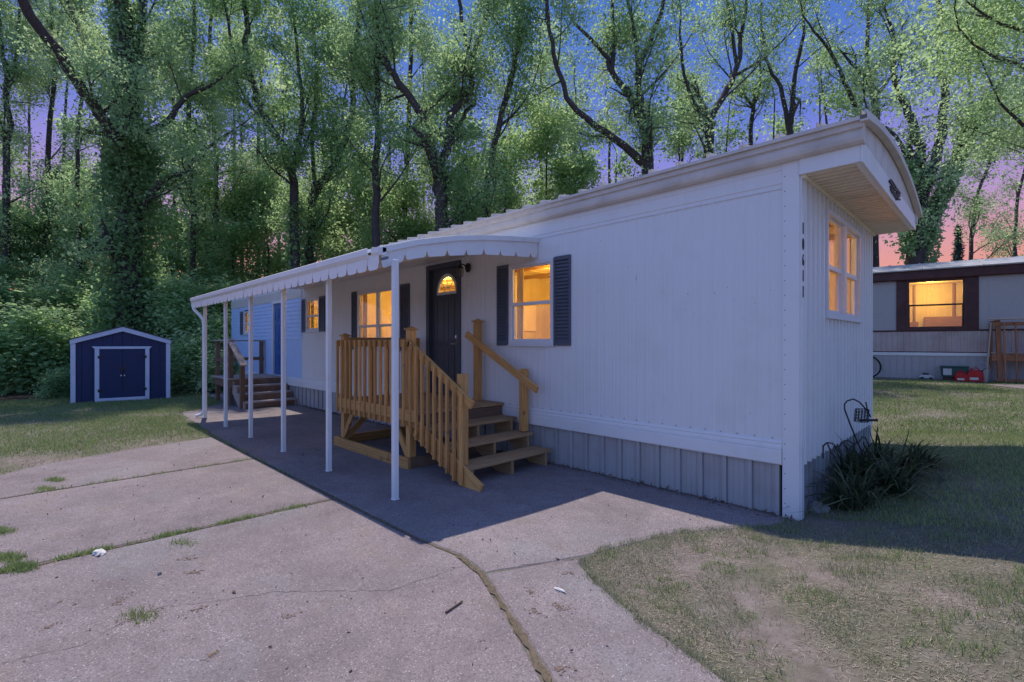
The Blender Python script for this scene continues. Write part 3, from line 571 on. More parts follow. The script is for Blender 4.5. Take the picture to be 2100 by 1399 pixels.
# ------------------------------------------------------------------ awning over the carport slab
awn = thing('carport_awning', 'long white metal awning with scalloped valance on thin white posts', 'awning', (-6.8, -1.1, 0))
AX0, AX1 = -10.55, -2.985; OX = Vector((6.8, 1.1, 0)); TA = lambda x_, y_, z_: (x_+6.8, y_+1.1, z_)
AP = [(-.006, 2.82), (-.45, 2.775), (-.9, 2.72), (-1.32, 2.65), (-1.83, 2.53), (-2.05, 2.46), (-2.24, 2.40)]
azf = lambda y: float(np.interp(-y, [-p[0] for p in AP], [p[1] for p in AP]))
x = MB(TA); xk = AX0
while xk < AX1-.02:
    x1 = min(xk+.30, AX1)
    for (a, za), (b, zb) in zip(AP, AP[1:]):
        x.quad((xk, a, za), (x1, a, za), (x1, b, zb), (xk, b, zb)); x.quad((xk, a, za-.022), (x1, a, za-.022), (x1, b, zb-.022), (xk, b, zb-.022))
        x.add([(xk, a, za), (xk+.03, a, za), (xk+.03, a, za+.04), (xk, a, za+.04), (xk, b, zb), (xk+.03, b, zb), (xk+.03, b, zb+.04), (xk, b, zb+.04)], [(0,1,2,3), (4,5,6,7), (0,4,7,3), (1,5,6,2), (3,7,6,2)])
    xk += .30
x.build('roof_sheet', M['galv'], awn)
x = MB(TA)
for (a, za), (b, zb) in zip(AP, AP[1:]): x.add([(AX1, a, za-.03), (AX1+.03, a, za-.03), (AX1+.03, a, za+.025), (AX1, a, za+.025), (AX1, b, zb-.03), (AX1+.03, b, zb-.03), (AX1+.03, b, zb+.025), (AX1, b, zb+.025)], [(0,1,2,3), (4,5,6,7), (0,1,5,4), (1,2,6,5), (2,3,7,6), (3,0,4,7)])
x.build('end_trim', M['trim'], awn)
x = MB(TA); x.prism([(-2.20, 2.335), (-2.27, 2.335), (-2.30, 2.37), (-2.30, 2.425), (-2.285, 2.435), (-2.28, 2.375), (-2.25, 2.35), (-2.20, 2.35)], lambda p, t: (t, p[0], p[1]), AX0-.03, -3.17)
x.prism([(-2.20, 2.34), (-2.265, 2.345), (-2.285, 2.37), (-2.285, 2.42), (-2.2, 2.42)], lambda p, t: (t, p[0], p[1]), -3.10, AX1+.03)
x.build('gutter', M['trim'], awn)
x = MB(TA); x.box(AX0, AX1, -2.20, -2.12, 2.26, 2.36); x.box(AX0, AX1, -1.20, -1.13, 2.56, 2.63); x.build('beam', M['soffit'], awn)
k = 0; xk = AX1
while xk > AX0+.01:
    a, b = xk, max(xk-.22, AX0); n1, n2 = (a, b)
    poly = [(a, 2.36), (a, 2.272), (a-.007, 2.265), (a-.016, 2.23), (a-.034, 2.214), ((a+b)/2, 2.21), (b+.034, 2.214), (b+.016, 2.23), (b+.007, 2.265), (b, 2.272), (b, 2.36)]
    yo = -2.262-.003*(k % 2); x = MB(TA); x.prism(poly, lambda p, t: (p[0], t, p[1]), yo, yo-.0025); x.build('valance_flap', M['trim'], awn); xk -= .22; k += 1
yk = -2.24; k = 0
while yk < -.05:
    a, b = yk, min(yk+.262, -.01); tz = lambda y: azf(y)-.025; bz = lambda y: float(np.interp(-y, [.0, .9, 1.58, 1.89, 2.24], [2.60, 2.525, 2.42, 2.36, 2.215]))
    poly = [(a, tz(a)), (a, bz(a)+.058), (a+.007, bz(a)+.05), (a+.016, bz(a)+.016), (a+.034, bz(a+.034)), (b-.034, bz(b-.034)), (b-.016, bz(b)+.016), (b-.007, bz(b)+.05), (b, bz(b)+.058), (b, tz(b))]
    xo = AX1+.004+.003*(k % 2); x = MB(TA); x.prism(poly, lambda p, t: (t, p[0], p[1]), xo, xo+.0025); x.build('valance_flap', M['trim'], awn); yk += .262; k += 1
for X in (-2.88, -4.34, -5.78, -7.19, -8.59, -10.03):
    x = MB(TA); h_ = .027
    x.box(X-h_, X+h_, -2.15-h_, -2.15+h_, 0, 2.30); x.box(X-h_-.006, X+h_+.006, -2.156-h_, -2.144+h_, 0, .012)
    x.build('post', M['trim'], awn, .005)
x = MB(TA); x.box(-2.93, -2.80, -2.272, -2.268, 2.285, 2.31); x.build('bracket_plate', M['shutter'], awn)
x = MB(TA); x.tube([(-10.56, -2.25, 2.36), (-10.58, -2.25, 2.28), (-10.52, -2.24, 2.20), (-10.2, -2.2, 2.06), (-10.10, -2.17, 1.98), (-10.085, -2.16, 1.85), (-10.085, -2.16, .14), (-10.12, -2.2, .07), (-10.2, -2.27, .04)], .032, 8); x.build('downspout', M['trim'], awn)

# ------------------------------------------------------------------ wall lamp
lampo = thing('wall_lamp', 'black iron lantern wall lamp to the right of the dark front door', 'lamp', (-4.36, -.012, 2.62))
x = MB(); x.prism([(.055*math.cos(a), .07*math.sin(a)) for a in np.linspace(0, 2*math.pi, 15)[:-1]], lambda p, t: (p[0], t, p[1]), 0, -.03); x.build('backplate', M['black'], lampo, .006)
x = MB(); x.tube([(0, -.03, .0), (0, -.09, .035), (0, -.14, .04), (0, -.17, .01)], .011, 8); x.build('arm', M['black'], lampo)
x = MB(); x.tube([(0, -.17, .02), (0, -.17, .0), (0, -.17, -.025)], [.02, .045, .055], 10); x.build('cap', M['black'], lampo)
x = MB(); x.tube([(0, -.17, -.025), (0, -.17, -.10), (0, -.17, -.145)], [.045, .05, .036], 10, False); x.build('glass_shade', M['glass'], lampo)
x = MB()
for a in np.linspace(0, 2*math.pi, 7)[:-1]: x.tube([(.05*math.cos(a), -.17+.05*math.sin(a), -.025), (.054*math.cos(a), -.17+.054*math.sin(a), -.10), (.04*math.cos(a), -.17+.04*math.sin(a), -.15)], .004, 5)
x.build('cage', M['black'], lampo)

# ------------------------------------------------------------------ near wooden steps
st = thing('wooden_steps', 'golden pine porch steps with baluster railings at the dark front door', 'steps', (-4.6, -.7, 0))
O = Vector((-4.6, -.7, 0)); W = M['wood']
def bd(n, a, b, wid, thk, m=W, up=(0, 0, 1), par=None): return board(n, Vector(a)-O, Vector(b)-O, wid, thk, m, par or st, up)
DZ = .69; XA, XB, YF = -5.62, -3.62, -1.40
yk = -.09
while yk > YF: bd('deck_board', (XA-.03, yk, DZ-.018), (XB+.03, yk, DZ-.018), .135, .034, M['treadwood'], (0, 1, 0)); yk -= .142
bd('joist', (XA, YF+.02, DZ-.12), (XB, YF+.02, DZ-.12), .16, .038); bd('joist', (XA, -.06, DZ-.12), (XB, -.06, DZ-.12), .16, .038)
bd('joist', (XA, YF, DZ-.12), (XA, -.05, DZ-.12), .16, .038); bd('joist', (XB, YF, DZ-.12), (XB, -.05, DZ-.12), .16, .038, M['oldwood'])
for (px_, pt) in ((-5.58, 1.60), (-3.84, 1.66)):
    bd('post', (px_, -1.35, .10), (px_, -1.35, pt), .09, .09, W, (0, 1, 0))
    x = MB(lambda a, b, c: Vector((a+px_, b-1.35, c+pt))-O); x.box(-.062, .062, -.062, .062, 0, .02); x.add([(-.05, -.05, .02), (.05, -.05, .02), (.05, .05, .02), (-.05, .05, .02), (0, 0, .05)], [(0,1,4), (1,2,4), (2,3,4), (3,0,4), (0,1,2,3)]); x.build('post_cap', W, st)
for (px_, pt, b0) in ((-5.58, 1.5, .10), (-4.03, 1.80, DZ), (-3.12, 1.17, .37)):
    bd('post', (px_, -.12, b0), (px_, -.12, pt), .09, .09, W, (0, 1, 0))
x = MB(lambda a, b, c: Vector((a-4.03, b-.12, c+1.80))-O); x.box(-.062, .062, -.062, .062, 0, .02); x.add([(-.05, -.05, .02), (.05, -.05, .02), (.05, .05, .02), (-.05, .05, .02), (0, 0, .05)], [(0,1,4), (1,2,4), (2,3,4), (3,0,4), (0,1,2,3)]); x.build('post_cap', W, st)
bd('post', (-2.87, -1.33, .02), (-2.87, -1.33, 1.17), .09, .09, W, (0, 1, 0))
# rails
bd('handrail', (-5.68, -1.405, 1.50), (-3.76, -1.405, 1.50), .09, .038); bd('handrail', (-5.60, -1.35, 1.54), (-5.60, -.05, 1.54), .09, .038)
bd('handrail', (-3.80, -1.405, 1.50), (-2.62, -1.405, .86), .09, .038); bd('handrail', (-4.20, -.19, 1.63), (-2.82, -.19, .92), .09, .038)
bd('bottom_rail', (XA, YF-.03, DZ-.05), (XB+.02, YF-.03, DZ-.05), .14, .034)
n = 14
for k in range(n): 
    X = -5.63+k*(1.78/(n-1)); bd('baluster', (X, -1.445, .50), (X, -1.445, 1.54), .034, .034, W, (0, 1, 0))
for k in range(9):
    Y = -1.28+k*.135; bd('baluster', (-5.645, Y, .52), (-5.645, Y, 1.56), .034, .034, W, (0, 1, 0))
for k in range(9):
    X = -3.70+k*.118; zt = 1.50-(X+3.80)*.542+.045; zb = max(.02, .43-(X+3.70)*.47); bd('baluster', (X, -1.445, zb), (X, -1.445, zt), .034, .034, W, (0, 1, 0))
# stringers, treads
for Y in (-1.32, -.72, -.14):
    poly = [(-3.62, DZ-.04)]
    for k in range(1, 4): poly += [(-3.62+.30*(k-1)+.0, DZ-.165*k-.036), (-3.62+.30*k, DZ-.165*k-.036)]
    poly += [(-2.72, .0), (-2.98, .0), (-3.62, .34)]
    x = MB(lambda a, b, c: Vector((a, b, c))-O); x.prism(poly, lambda p, t: (p[0], t, p[1]), Y-.019, Y+.019); x.build('stringer', M['treadwood'], st)
bd('side_stringer', (-3.66, -1.40, .50), (-2.50, -1.40, -.02), .20, .036)
for k in range(1, 4):
    X1 = -3.60+.30*k; z = DZ-.165*k-.018
    for j in (0, 1): bd('tread', (X1-.075-.148*j, -1.44+.06, z), (X1-.075-.148*j, -.06, z), .036, .142, M['treadwood'])
# base frame and braces
bd('base_beam', (-5.72, -1.44, .065), (-3.74, -1.44, .065), .13, .04); bd('base_beam', (-3.76, -1.42, .065), (-3.76, -.08, .065), .13, .04, M['oldwood']); bd('base_beam', (-5.70, -1.42, .065), (-5.70, -.08, .065), .13, .04)
bd('brace', (-5.57, -1.37, .14), (-5.22, -1.37, .60), .085, .036); bd('brace', (-3.86, -1.37, .12), (-4.25, -1.37, .60), .085, .036); bd('brace', (-5.56, -1.30, .14), (-5.56, -.85, .60), .085, .036)

# ------------------------------------------------------------------ far wooden steps
s2t = thing('wooden_steps', 'dark weathered brown wooden steps with plain rails at the far blue door', 'steps', (-12.2, -.7, 0))
O = Vector((-12.2, -.7, 0)); W2 = M['oldwood']
def bd2(n, a, b, wid, thk, m=W2, up=(0, 0, 1)): return board(n, Vector(a)-O, Vector(b)-O, wid, thk, m, s2t, up)
yk = -.09
while yk > -1.24: bd2('deck_board', (-13.3, yk, .64), (-11.75, yk, .64), .135, .036, M['greywood'], (0, 1, 0)); yk -= .142
bd2('joist', (-13.28, -1.22, .53), (-11.78, -1.22, .53), .19, .038); bd2('joist', (-11.80, -1.24, .53), (-11.80, -.03, .53), .18, .038); bd2('joist', (-13.26, -1.2, .53), (-13.26, -.03, .53), .18, .038)
for X, Y, b, t in ((-13.22, -1.16, 0, 1.55), (-13.22, -.1, 0, 1.55), (-11.9, -1.2, 0, 1.52), (-11.02, -1.2, 0, 1.02)): bd2('post', (X, Y, b), (X, Y, t), .09, .09, W2, (0, 1, 0))
bd2('handrail', (-13.24, -1.22, 1.57), (-13.24, -.03, 1.57), .038, .14, M['greywood'])
bd2('middle_rail', (-13.24, -1.2, 1.08), (-13.24, -.03, 1.08), .09, .038)
bd2('handrail', (-13.3, -1.2, 1.57), (-11.85, -1.2, 1.57), .038, .12, M['greywood']); bd2('middle_rail', (-13.22, -1.24, 1.08), (-11.86, -1.24, 1.08), .09, .038)
bd2('handrail', (-12.0, -1.2, 1.60), (-10.88, -1.2, .99), .038, .14, M['greywood'])
bd2('post', (-11.9, -.1, .66), (-11.9, -.1, 1.56), .085, .085, W2, (0, 1, 0)) if False else None
for k in range(1, 4):
    X1 = -11.75+.29*k; z = .655-.165*k
    for j in (0, 1): bd2('tread', (X1-.07-.145*j, -1.2, z-.018), (X1-.07-.145*j, -.03, z-.018), .036, .138, M['greywood'])
    bd2('riser', (X1-.30, -1.16, z+.07), (X1-.30, -.05, z+.07), .13, .02)
bd2('riser', (-10.92, -1.16, .075), (-10.92, -.05, .075), .13, .03)
for Y in (-1.18, -.05):
    x = MB(lambda a, b, c: Vector((a, b, c))-O); x.prism([(-11.78, .60), (-11.75, .45), (-11.46, .45), (-11.46, .285), (-11.17, .285), (-11.17, .12), (-10.9, .12), (-10.88, 0), (-11.3, 0), (-11.78, .3)], lambda p, t: (p[0], t, p[1]), Y-.019, Y+.019); x.build('stringer', M['greywood'], s2t)

# ------------------------------------------------------------------ shed
shed = thing('garden_shed', 'small navy blue wooden garden shed with white trim and double doors', 'shed', (-15.03, -2.92, -.02), R(83))
SW, SD, SE, SP = 1.0, 1.5, 1.56, 1.90                       # half width, depth, eave, peak; local -Y is its front
def grooved(m, u0, u1, z0, ztop, w0, groove=.2):   # vertical boards with sunk joints
    u = u0
    while u < u1-1e-4:
        b = min(u+groove, u1); e = b-.018
        m.add([(u, w0, z0), (e, w0, z0), (e, w0, ztop(e)), (u, w0, ztop(u)), (b, w0, z0), (b, w0, ztop(b)), (e, w0+.014, z0), (e, w0+.014, ztop(e)), (b, w0+.014, z0), (b, w0+.014, ztop(b))], [(0,1,2,3), (1,6,7,2), (6,8,9,7), (8,4,5,9)]); u = b
gz = lambda u: SP-.03-(SP-SE)*abs(u)/SW
x = MB(); grooved(x, -SW, 0, 0, gz, 0); grooved(x, 0, SW, 0, gz, 0); x.build('front_wall', M['shed'], shed)
x = MB()
for s in (-1, 1): x.box(min(s*SW, s*(SW-.02)), max(s*SW, s*(SW-.02)), .01, SD, 0, SE)
x.build('side_wall', M['shed'], shed)
x = MB(); x.add([(-SW, SD, 0), (SW, SD, 0), (SW, SD, SE), (0, SD, SP), (-SW, SD, SE)], [(0,1,2,3,4)]); x.build('back_wall', M['shed'], shed)
for s in (-1, 1):
    x = MB(); a, b = (-SW-.02, -SW+.075) if s < 0 else (SW-.075, SW+.02); x.box(a, b, -.03, .0, 0, SE-.03); x.build('corner_trim', M['shedtrim'], shed, .004)
    x = MB(); x.prism([(s*(SW+.03), SE-.07), (s*(SW+.03), SE+.045), (0, SP+.05), (0, SP-.07)], lambda p, t: (p[0], t, p[1]), -.055, -.022); x.build('fascia_board', M['shedtrim'], shed, .004)
    x = MB(); x.prism([(s*(SW+.06), SE+.035), (s*(SW+.06), SE+.055), (0, SP+.075), (0, SP+.052)], lambda p, t: (p[0], t, p[1]), -.07, SD+.05); x.build('roof', M['shingle'], shed)
    x = MB(); x.box(min(s*SW, s*(SW+.018)), max(s*SW, s*(SW+.018)), SD-.09, SD, 0, SE); x.build('corner_trim', M['shedtrim'], shed)
DW, DT = .47, 1.37
x = MB(); x.box(-DW-.09, -DW, -.035, 0, 0, DT); x.build('door_trim', M['shedtrim'], shed, .004); x = MB(); x.box(DW, DW+.09, -.035, 0, 0, DT); x.build('door_trim', M['shedtrim'], shed, .004)
x = MB(); x.prism([(-DW-.09, DT), (DW+.09, DT), (DW+.15, DT+.065), (-DW-.15, DT+.065)], lambda p, t: (p[0], t, p[1]), -.04, 0); x.build('door_trim', M['shedtrim'], shed, .004)
x = MB(); x.box(-DW, DW, -.06, 0, 0, .10); x.build('threshold', M['shedtrim'], shed, .004)
for s in (-1, 1):
    x = MB(); a, b = (-DW+.004, -.004) if s < 0 else (.004, DW-.004); grooved(x, a, b, .104, lambda u: DT-.004, -.022, .16); x.box(a, b, -.02, -.005, .104, DT-.004); dr = x.build('door', M['shed'], shed)
    for z in (.30, 1.16):
        x = MB(); e = s*DW; x.box(min(e-s*.05, e+s*.03), max(e-s*.05, e+s*.03), -.045, -.03, z-.035, z+.035); x.build('hinge', M['black'], dr)
    x = MB(); x.box(s*.035-.012, s*.035+.012, -.06, -.022, .66, .69); x.build('handle', M['steel'], dr)
x = MB(); x.box(-.05, .03, -.04, -.026, .83, .89); x.tube([(-.01, -.05, .83), (-.01, -.055, .78)], .018, 8); x.build('latch', M['bronze'], shed)

# ------------------------------------------------------------------ neighbouring home on the right
NO = (-1.4165, 12.5988, 0.0); nb = thing('neighbor_mobile_home', 'grey mobile home with maroon trim and tin roof behind the right lawn', 'mobile home', NO, R(8.3))
L0, L1, ND = -6.0, 9.0, 3.6
NOPEN = [(.74, 1.98, 1.86, 3.24)]
m_ = ribbed(TF, L0, L1, 1.86, 3.25, NOPEN, 1.2, [(0, 0), (1.19, 0), (1.195, -.004), (1.2, 0)]); m_.build('wall_panel', M['greywall'], nb)
ribbed(TF, L0, L1, 1.27, 1.82, [], .125, [(0, 0), (.06, 0), (.072, .012), (.113, .012), (.125, 0)]).build('ribbed_wall', M['beltmetal'], nb)
x = MB(TF); x.box(L0, L1, 0, .02, 1.82, 1.862); x.build('belt_trim', M['maroon'], nb, .003); x = MB(TF); x.box(L0, L1, 0, .022, 1.245, 1.27); x.build('belt_trim', M['maroon'], nb, .003)
x = MB(TF); x.box(L0, L1, .0, .028, 1.16, 1.245); x.build('skirting_cap', M['trim'], nb, .003)
x = MB(TF); x.quad((0, 0, .40), (.158, 0, .40), (.158, 0, 1.165), (0, 0, 1.165)); x.box(.148, .16, 0, .012, .40, 1.163); skn = x.mesh(); skn.materials.append(M['greywall'])
xk = L0
while xk < L1: o = link('skirting_panel', skn, None, nb); o.location = (xk, -.006, 0); xk += .16
for a, b in ((.53, .742), (1.978, 2.21)):
    x = MB(TF); x.box(a, b, .0, .02, 1.862, 3.25)
    for e in np.arange(a+.03, b, .05): x.box(e, e+.008, .02, .025, 1.87, 3.245)
    x.build('maroon_panel', M['maroon'], nb)
x = MB(TF); x.prism([(0, 3.245), (.10, 3.235), (.13, 3.26), (.13, 3.50), (.10, 3.52), (0, 3.52)], lambda p, t: (t, p[0], p[1]), L0-.1, L1+.1); x.build('fascia', M['maroon'], nb, .004)
nrz = lambda y: 3.50+.36*(1-((y-1.7)/1.95)**2)
xk = L0-.1
ysn = np.linspace(-.22, 3.7, 12); x = MB()
for a, b in zip(ysn, ysn[1:]): x.quad((0, a, nrz(a)), (1.2, a, nrz(a)), (1.2, b, nrz(b)), (0, b, nrz(b))); x.add([(1.17, a, nrz(a)), (1.2, a, nrz(a)), (1.185, a, nrz(a)+.02), (1.17, b, nrz(b)), (1.2, b, nrz(b)), (1.185, b, nrz(b)+.02)], [(0,3,5,2), (1,4,5,2)])
x.quad((0, ysn[0], nrz(ysn[0])), (1.2, ysn[0], nrz(ysn[0])), (1.2, ysn[0]+.01, nrz(ysn[0])-.03), (0, ysn[0]+.01, nrz(ysn[0])-.03))
nrm = x.mesh(); nrm.materials.append(M['nroof'])
while xk < L1: o = link('roof_panel', nrm, None, nb); o.location = (xk, 0, 0); xk += 1.2
x = MB(); x.box(L0, L1, ND-.03, ND, .35, 3.5); x.box(L0, L0+.03, .01, ND-.03, .35, 3.5); x.box(L1-.03, L1, .01, ND-.03, .35, 3.5); x.build('back_wall', M['greywall'], nb)
x = MB(); x.box(-.6, 3.4, 2.2, 2.25, 1.3, 3.3); x.box(-.6, 3.4, .05, 2.25, 1.2, 1.24); x.box(-.6, 3.4, .05, 2.25, 3.3, 3.34); x.box(-.62, -.58, .05, 2.2, 1.24, 3.3); x.box(3.38, 3.42, .05, 2.2, 1.24, 3.3); x.build('inner_wall', M['room'], nb)
window(TF, .742, 1.978, 1.87, 3.245, 1, 2.54, nb, M['maroon'], M['bronze'], .05, .03)
lamp('room_light', (1.35, 1.3, 3.05), nb, 40)
x = MB(); x.box(-.2, 1.1, 1.8, 2.2, 1.25, 2.15).box(1.25, 3.0, 2.0, 2.2, 1.25, 2.3).box(.1, .9, 2.1, 2.2, 2.6, 3.2)
for X in (1.0, 1.9, 2.6): x.box(X, X+.05, 2.15, 2.2, 1.3, 3.3)
x.build('kitchen_cabinet', M['roomdark'], nb)
TN = Matrix.Translation(NO) @ Matrix.Rotation(R(8.3), 4, 'Z')
def nw(u, w_, z=None): 
    p = TN @ Vector((u, -w_, 0)); return (p.x, p.y, G(p.x, p.y) if z is None else z)
# strip of concrete along it and a patch in the lawn
def patch(name, label, uv, zoff=.012):
    pts = [TN @ Vector((a, -b, 0)) for a, b in uv]; poly = rough_poly([Vector(p[:2]) for p in pts], .02, .2, 5)
    x = MB(); n = len(poly); x.add([(p.x, p.y, G(p.x, p.y)+zoff) for p in poly]+[(p.x, p.y, G(p.x, p.y)-.06) for p in poly], [tuple(range(n))]+[(i, (i+1) % n, (i+1) % n+n, i+n) for i in range(n)])
    return tag(x.build(name, s4.data.materials[0]), label, 'paving', kind='structure')
patch('concrete_strip', 'narrow pale concrete strip at the foot of the grey neighbouring home', [(-6, .0), (2.2, .0), (2.2, .35), (-6, .5)], .02)
patch('concrete_patch', 'concrete patch in the far right lawn', [(2.15, 1.05), (3.6, .9), (3.9, 1.75), (2.75, 1.95)], .02)
# porch railing
pc = thing('wooden_porch', 'reddish brown slatted wooden porch railing leaning out beside the red fuel cans', 'porch', nw(2.8, .45), R(8.3))
Wp = M['porchwood']
def bp_(n, a, b, wid, thk, m=Wp, up=(0, 0, 1)): return board(n, a, b, wid, thk, m, pc, up)
bp_('top_rail', (-.45, -.02, 1.58), (2.4, -.02, 1.60), .035, .10, M['greywood']); bp_('rail', (-.42, .0, 1.46), (2.4, .0, 1.47), .09, .035); bp_('bottom_rail', (-.35, -.02, .06), (2.4, -.02, .07), .07, .04)
for k in range(12): X = -.16+k*.2; bp_('slat', (X, -.05, .02), (X-.03, -.05, 1.49), .04, .03, Wp, (0, 1, 0))
bp_('post', (-.24, .06, 0), (-.29, .06, 1.56), .11, .09, Wp, (0, 1, 0)); bp_('post', (-.36, .62, 0), (-.36, .62, 1.56), .09, .09, Wp, (0, 1, 0)); bp_('post', (1.9, .06, 0), (1.9, .06, 1.56), .1, .1, Wp, (0, 1, 0))
bp_('leaning_board', (-.52, -.1, 0), (-.42, -.03, 1.5), .05, .03, M['greywood'], (0, 1, 0))
bp_('side_rail', (-.36, 0, 1.5), (-.36, .66, 1.5), .09, .035); 
for k in range(3): bp_('slat', (-.38, .15+k*.15, .3), (-.38, .15+k*.15, 1.48), .04, .03, Wp, (0, 1, 0))
for k in range(5): bp_('deck_board', (-.4, .1+k*.14, .74), (2.4, .1+k*.14, .74), .035, .13, M['greywood'])
bp_('joist', (-.4, .04, .62), (2.4, .04, .62), .17, .04)
# fuel cans, tote, low toy, tub, bicycle
def can(label, u, w_, s, hz, rot):
    c = thing('fuel_can', label, 'fuel can', nw(u, w_), R(8.3+rot), 'red fuel cans by the porch')
    x = MB(); x.prism([(-.15*s, 0), (.15*s, 0), (.155*s, .02), (.155*s, hz*.72), (.10*s, hz*.92), (-.06*s, hz), (-.13*s, hz*.8), (-.155*s, hz*.6), (-.155*s, .02)], lambda p, t: (p[0], t, p[1]), -.09*s, .09*s); b = x.build('body', M['red'], c, .018)
    x = MB(); x.tube([(-.10*s, 0, hz*.86), (-.06*s, 0, hz*1.10), (.03*s, 0, hz*1.14), (.09*s, 0, hz*.93)], .014, 8); x.build('handle', M['red'], c)
    x = MB(); x.tube([(.11*s, 0, hz*.78), (.13*s, 0, hz*.92)], .024, 8); x.tube([(.13*s, 0, hz*.92), (.20*s, 0, hz*1.12)], .01, 6); x.build('spout', M['black'], c)
    x = MB(); x.box(-.10*s, .06*s, -.0935*s, -.0905*s, hz*.18, hz*.38); x.build('paper_label', M['paper'], c)
can('squat red plastic fuel can beside the green tote, left of its pair', 1.83, .42, .85, .24, 6); can('taller red plastic fuel can standing against the wooden porch', 2.10, .40, 1.0, .32, -4)
tt_ = thing('storage_tote', 'dark green plastic storage tote with pale front panel behind the red cans', 'storage box', nw(1.72, .22), R(8.3))
x = MB(); x.prism([(-.24, .10), (.24, .10), (.27, .36), (-.27, .36)], lambda p, t: (p[0], t, p[1]), -.13, .13); x.build('body', M['green'], tt_, .01); x = MB(); x.box(-.28, .28, -.145, .145, .355, .385); x.build('rim', M['green'], tt_, .006)
x = MB(); x.prism([(-.2, .0), (.2, 0), (.22, .10), (-.22, .10)], lambda p, t: (p[0], t, p[1]), -.12, .12); x.build('base', M['maroon'], tt_, .006); x = MB(); x.box(-.23, -.06, -.139, -.131, .15, .32); x.build('front_panel', M['paleplastic'], tt_)
ty = thing('plastic_toy', 'low pale and dark red plastic toy lying on the concrete strip', 'toy', nw(1.16, .22), R(8.3))
x = MB(); x.prism([(-.15, .05), (.12, .03), (.16, .08), (.10, .13), (-.10, .14), (-.16, .10)], lambda p, t: (p[0], t, p[1]), -.07, .07); x.build('body', M['paleplastic'], ty, .012); x = MB(); x.prism([(-.09, .14), (.06, .13), (.04, .18), (-.07, .19)], lambda p, t: (p[0], t, p[1]), -.05, .05); x.build('seat', M['maroon'], ty, .012)
for X in (-.09, .09):
    x = MB(); x.tube([(X, -.085, .04), (X, .085, .04)], .04, 10); x.build('wheel', M['black'], ty)
tb = thing('plastic_tub', 'pale round plastic tub behind the taller red can', 'tub', nw(2.26, .16)); x = MB(); x.tube([(0, 0, 0), (0, 0, .30)], [.13, .17], 14); x.tube([(0, 0, .28), (0, 0, .31)], .18, 14); x.build('body', M['paleplastic'], tb); x = MB(); x.tube([(-.17, 0, .28), (-.12, -.05, .44), (0, -.06, .5), (.12, -.05, .44), (.17, 0, .28)], .01, 6); x.build('handle', M['paleplastic'], tb)
bk = thing('bicycle', 'bicycle with dark tyres half hidden behind the end of the white home', 'bicycle', nw(-.55, .30), R(8.3))
for X in (-.52, .43):
    x = MB(); t_ = np.linspace(0, 2*math.pi, 33); x.tube([(X+.30*math.cos(a), 0, .33+.30*math.sin(a)) for a in t_], .022, 8, False); wh = x.build('wheel', M['rubber'], bk, smooth=True)
    x = MB(); x.tube([(X+.272*math.cos(a), 0, .33+.272*math.sin(a)) for a in t_], .010, 6, False)
    for a in t_[:-1:2]: x.tube([(X, 0, .33), (X+.27*math.cos(a), 0, .33+.27*math.sin(a))], .0016, 3, False)
    x.tube([(X, -.04, .33), (X, .04, .33)], .02, 8); x.build('rim', M['steel'], wh)
x = MB(); fr = {'h': (.25, 0, .85), 'b': (-.1, 0, .32), 's': (-.22, 0, .82), 'r': (-.52, 0, .33), 'f': (.43, 0, .33)}
for a, b in ('hb', 'hs', 'sb', 'rb', 'rs', 'hf'): x.tube([fr[a], fr[b]], .016, 8)
x.build('frame', M['bluedoor'], bk); x = MB(); x.tube([(.25, 0, .85), (.23, 0, .98)], .014, 8); x.tube([(.30, -.25, 1.0), (.24, -.2, .98), (.23, 0, .98), (.24, .2, .98), (.30, .25, 1.0)], .012, 8); x.build('handlebar', M['steel'], bk)
x = MB(); x.tube([(-.22, 0, .82), (-.24, 0, .90)], .013, 8); x.prism([(-.38, .90), (-.10, .91), (-.10, .935), (-.36, .95)], lambda p, t: (p[0], t, p[1]), -.06, .06); x.build('saddle', M['black'], bk, .01)
#PART2
# ------------------------------------------------------------------ leaves, trees, shrubs
def leaves(P, size, droop=.2, seed=0, aspect=.55, nrm=None):
    """P: (n,3) points -> (n,4,3) diamond leaves; leaves of one spray face much the same way when nrm is given"""
    r = np.random.default_rng(seed); n = len(P); ax = r.normal(size=(n, 3)); ax[:, 2] -= droop
    if nrm is None: nr = r.normal(size=(n, 3)); nr[:, 2] += .8
    else: nr = nrm+r.normal(size=(n, 3))*.32
    nr /= np.linalg.norm(nr, axis=1, keepdims=True); ax -= nr*(ax*nr).sum(1, keepdims=True); ax /= np.linalg.norm(ax, axis=1, keepdims=True); sd_ = np.cross(ax, nr)
    L_ = size*np.exp(r.normal(0, .33, (n, 1))); w_ = L_*aspect*.5
    return np.stack([P, P+ax*L_*.45+sd_*w_, P+ax*L_, P+ax*L_*.45-sd_*w_], 1)
def smooth_line(pts, k=4):
    P = [np.array(p, float) for p in pts]
    if len(P) < 3: return P
    out_ = []
    for i in range(len(P)-1):
        p0, p1, p2, p3 = P[max(i-1, 0)], P[i], P[i+1], P[min(i+2, len(P)-1)]
        for j in range(k):
            t = j/k; out_.append(.5*((2*p1)+(-p0+p2)*t+(2*p0-5*p1+4*p2-p3)*t*t+(-p0+3*p1-3*p2+p3)*t**3))
    out_.append(P[-1]); return out_
ntree = [0]
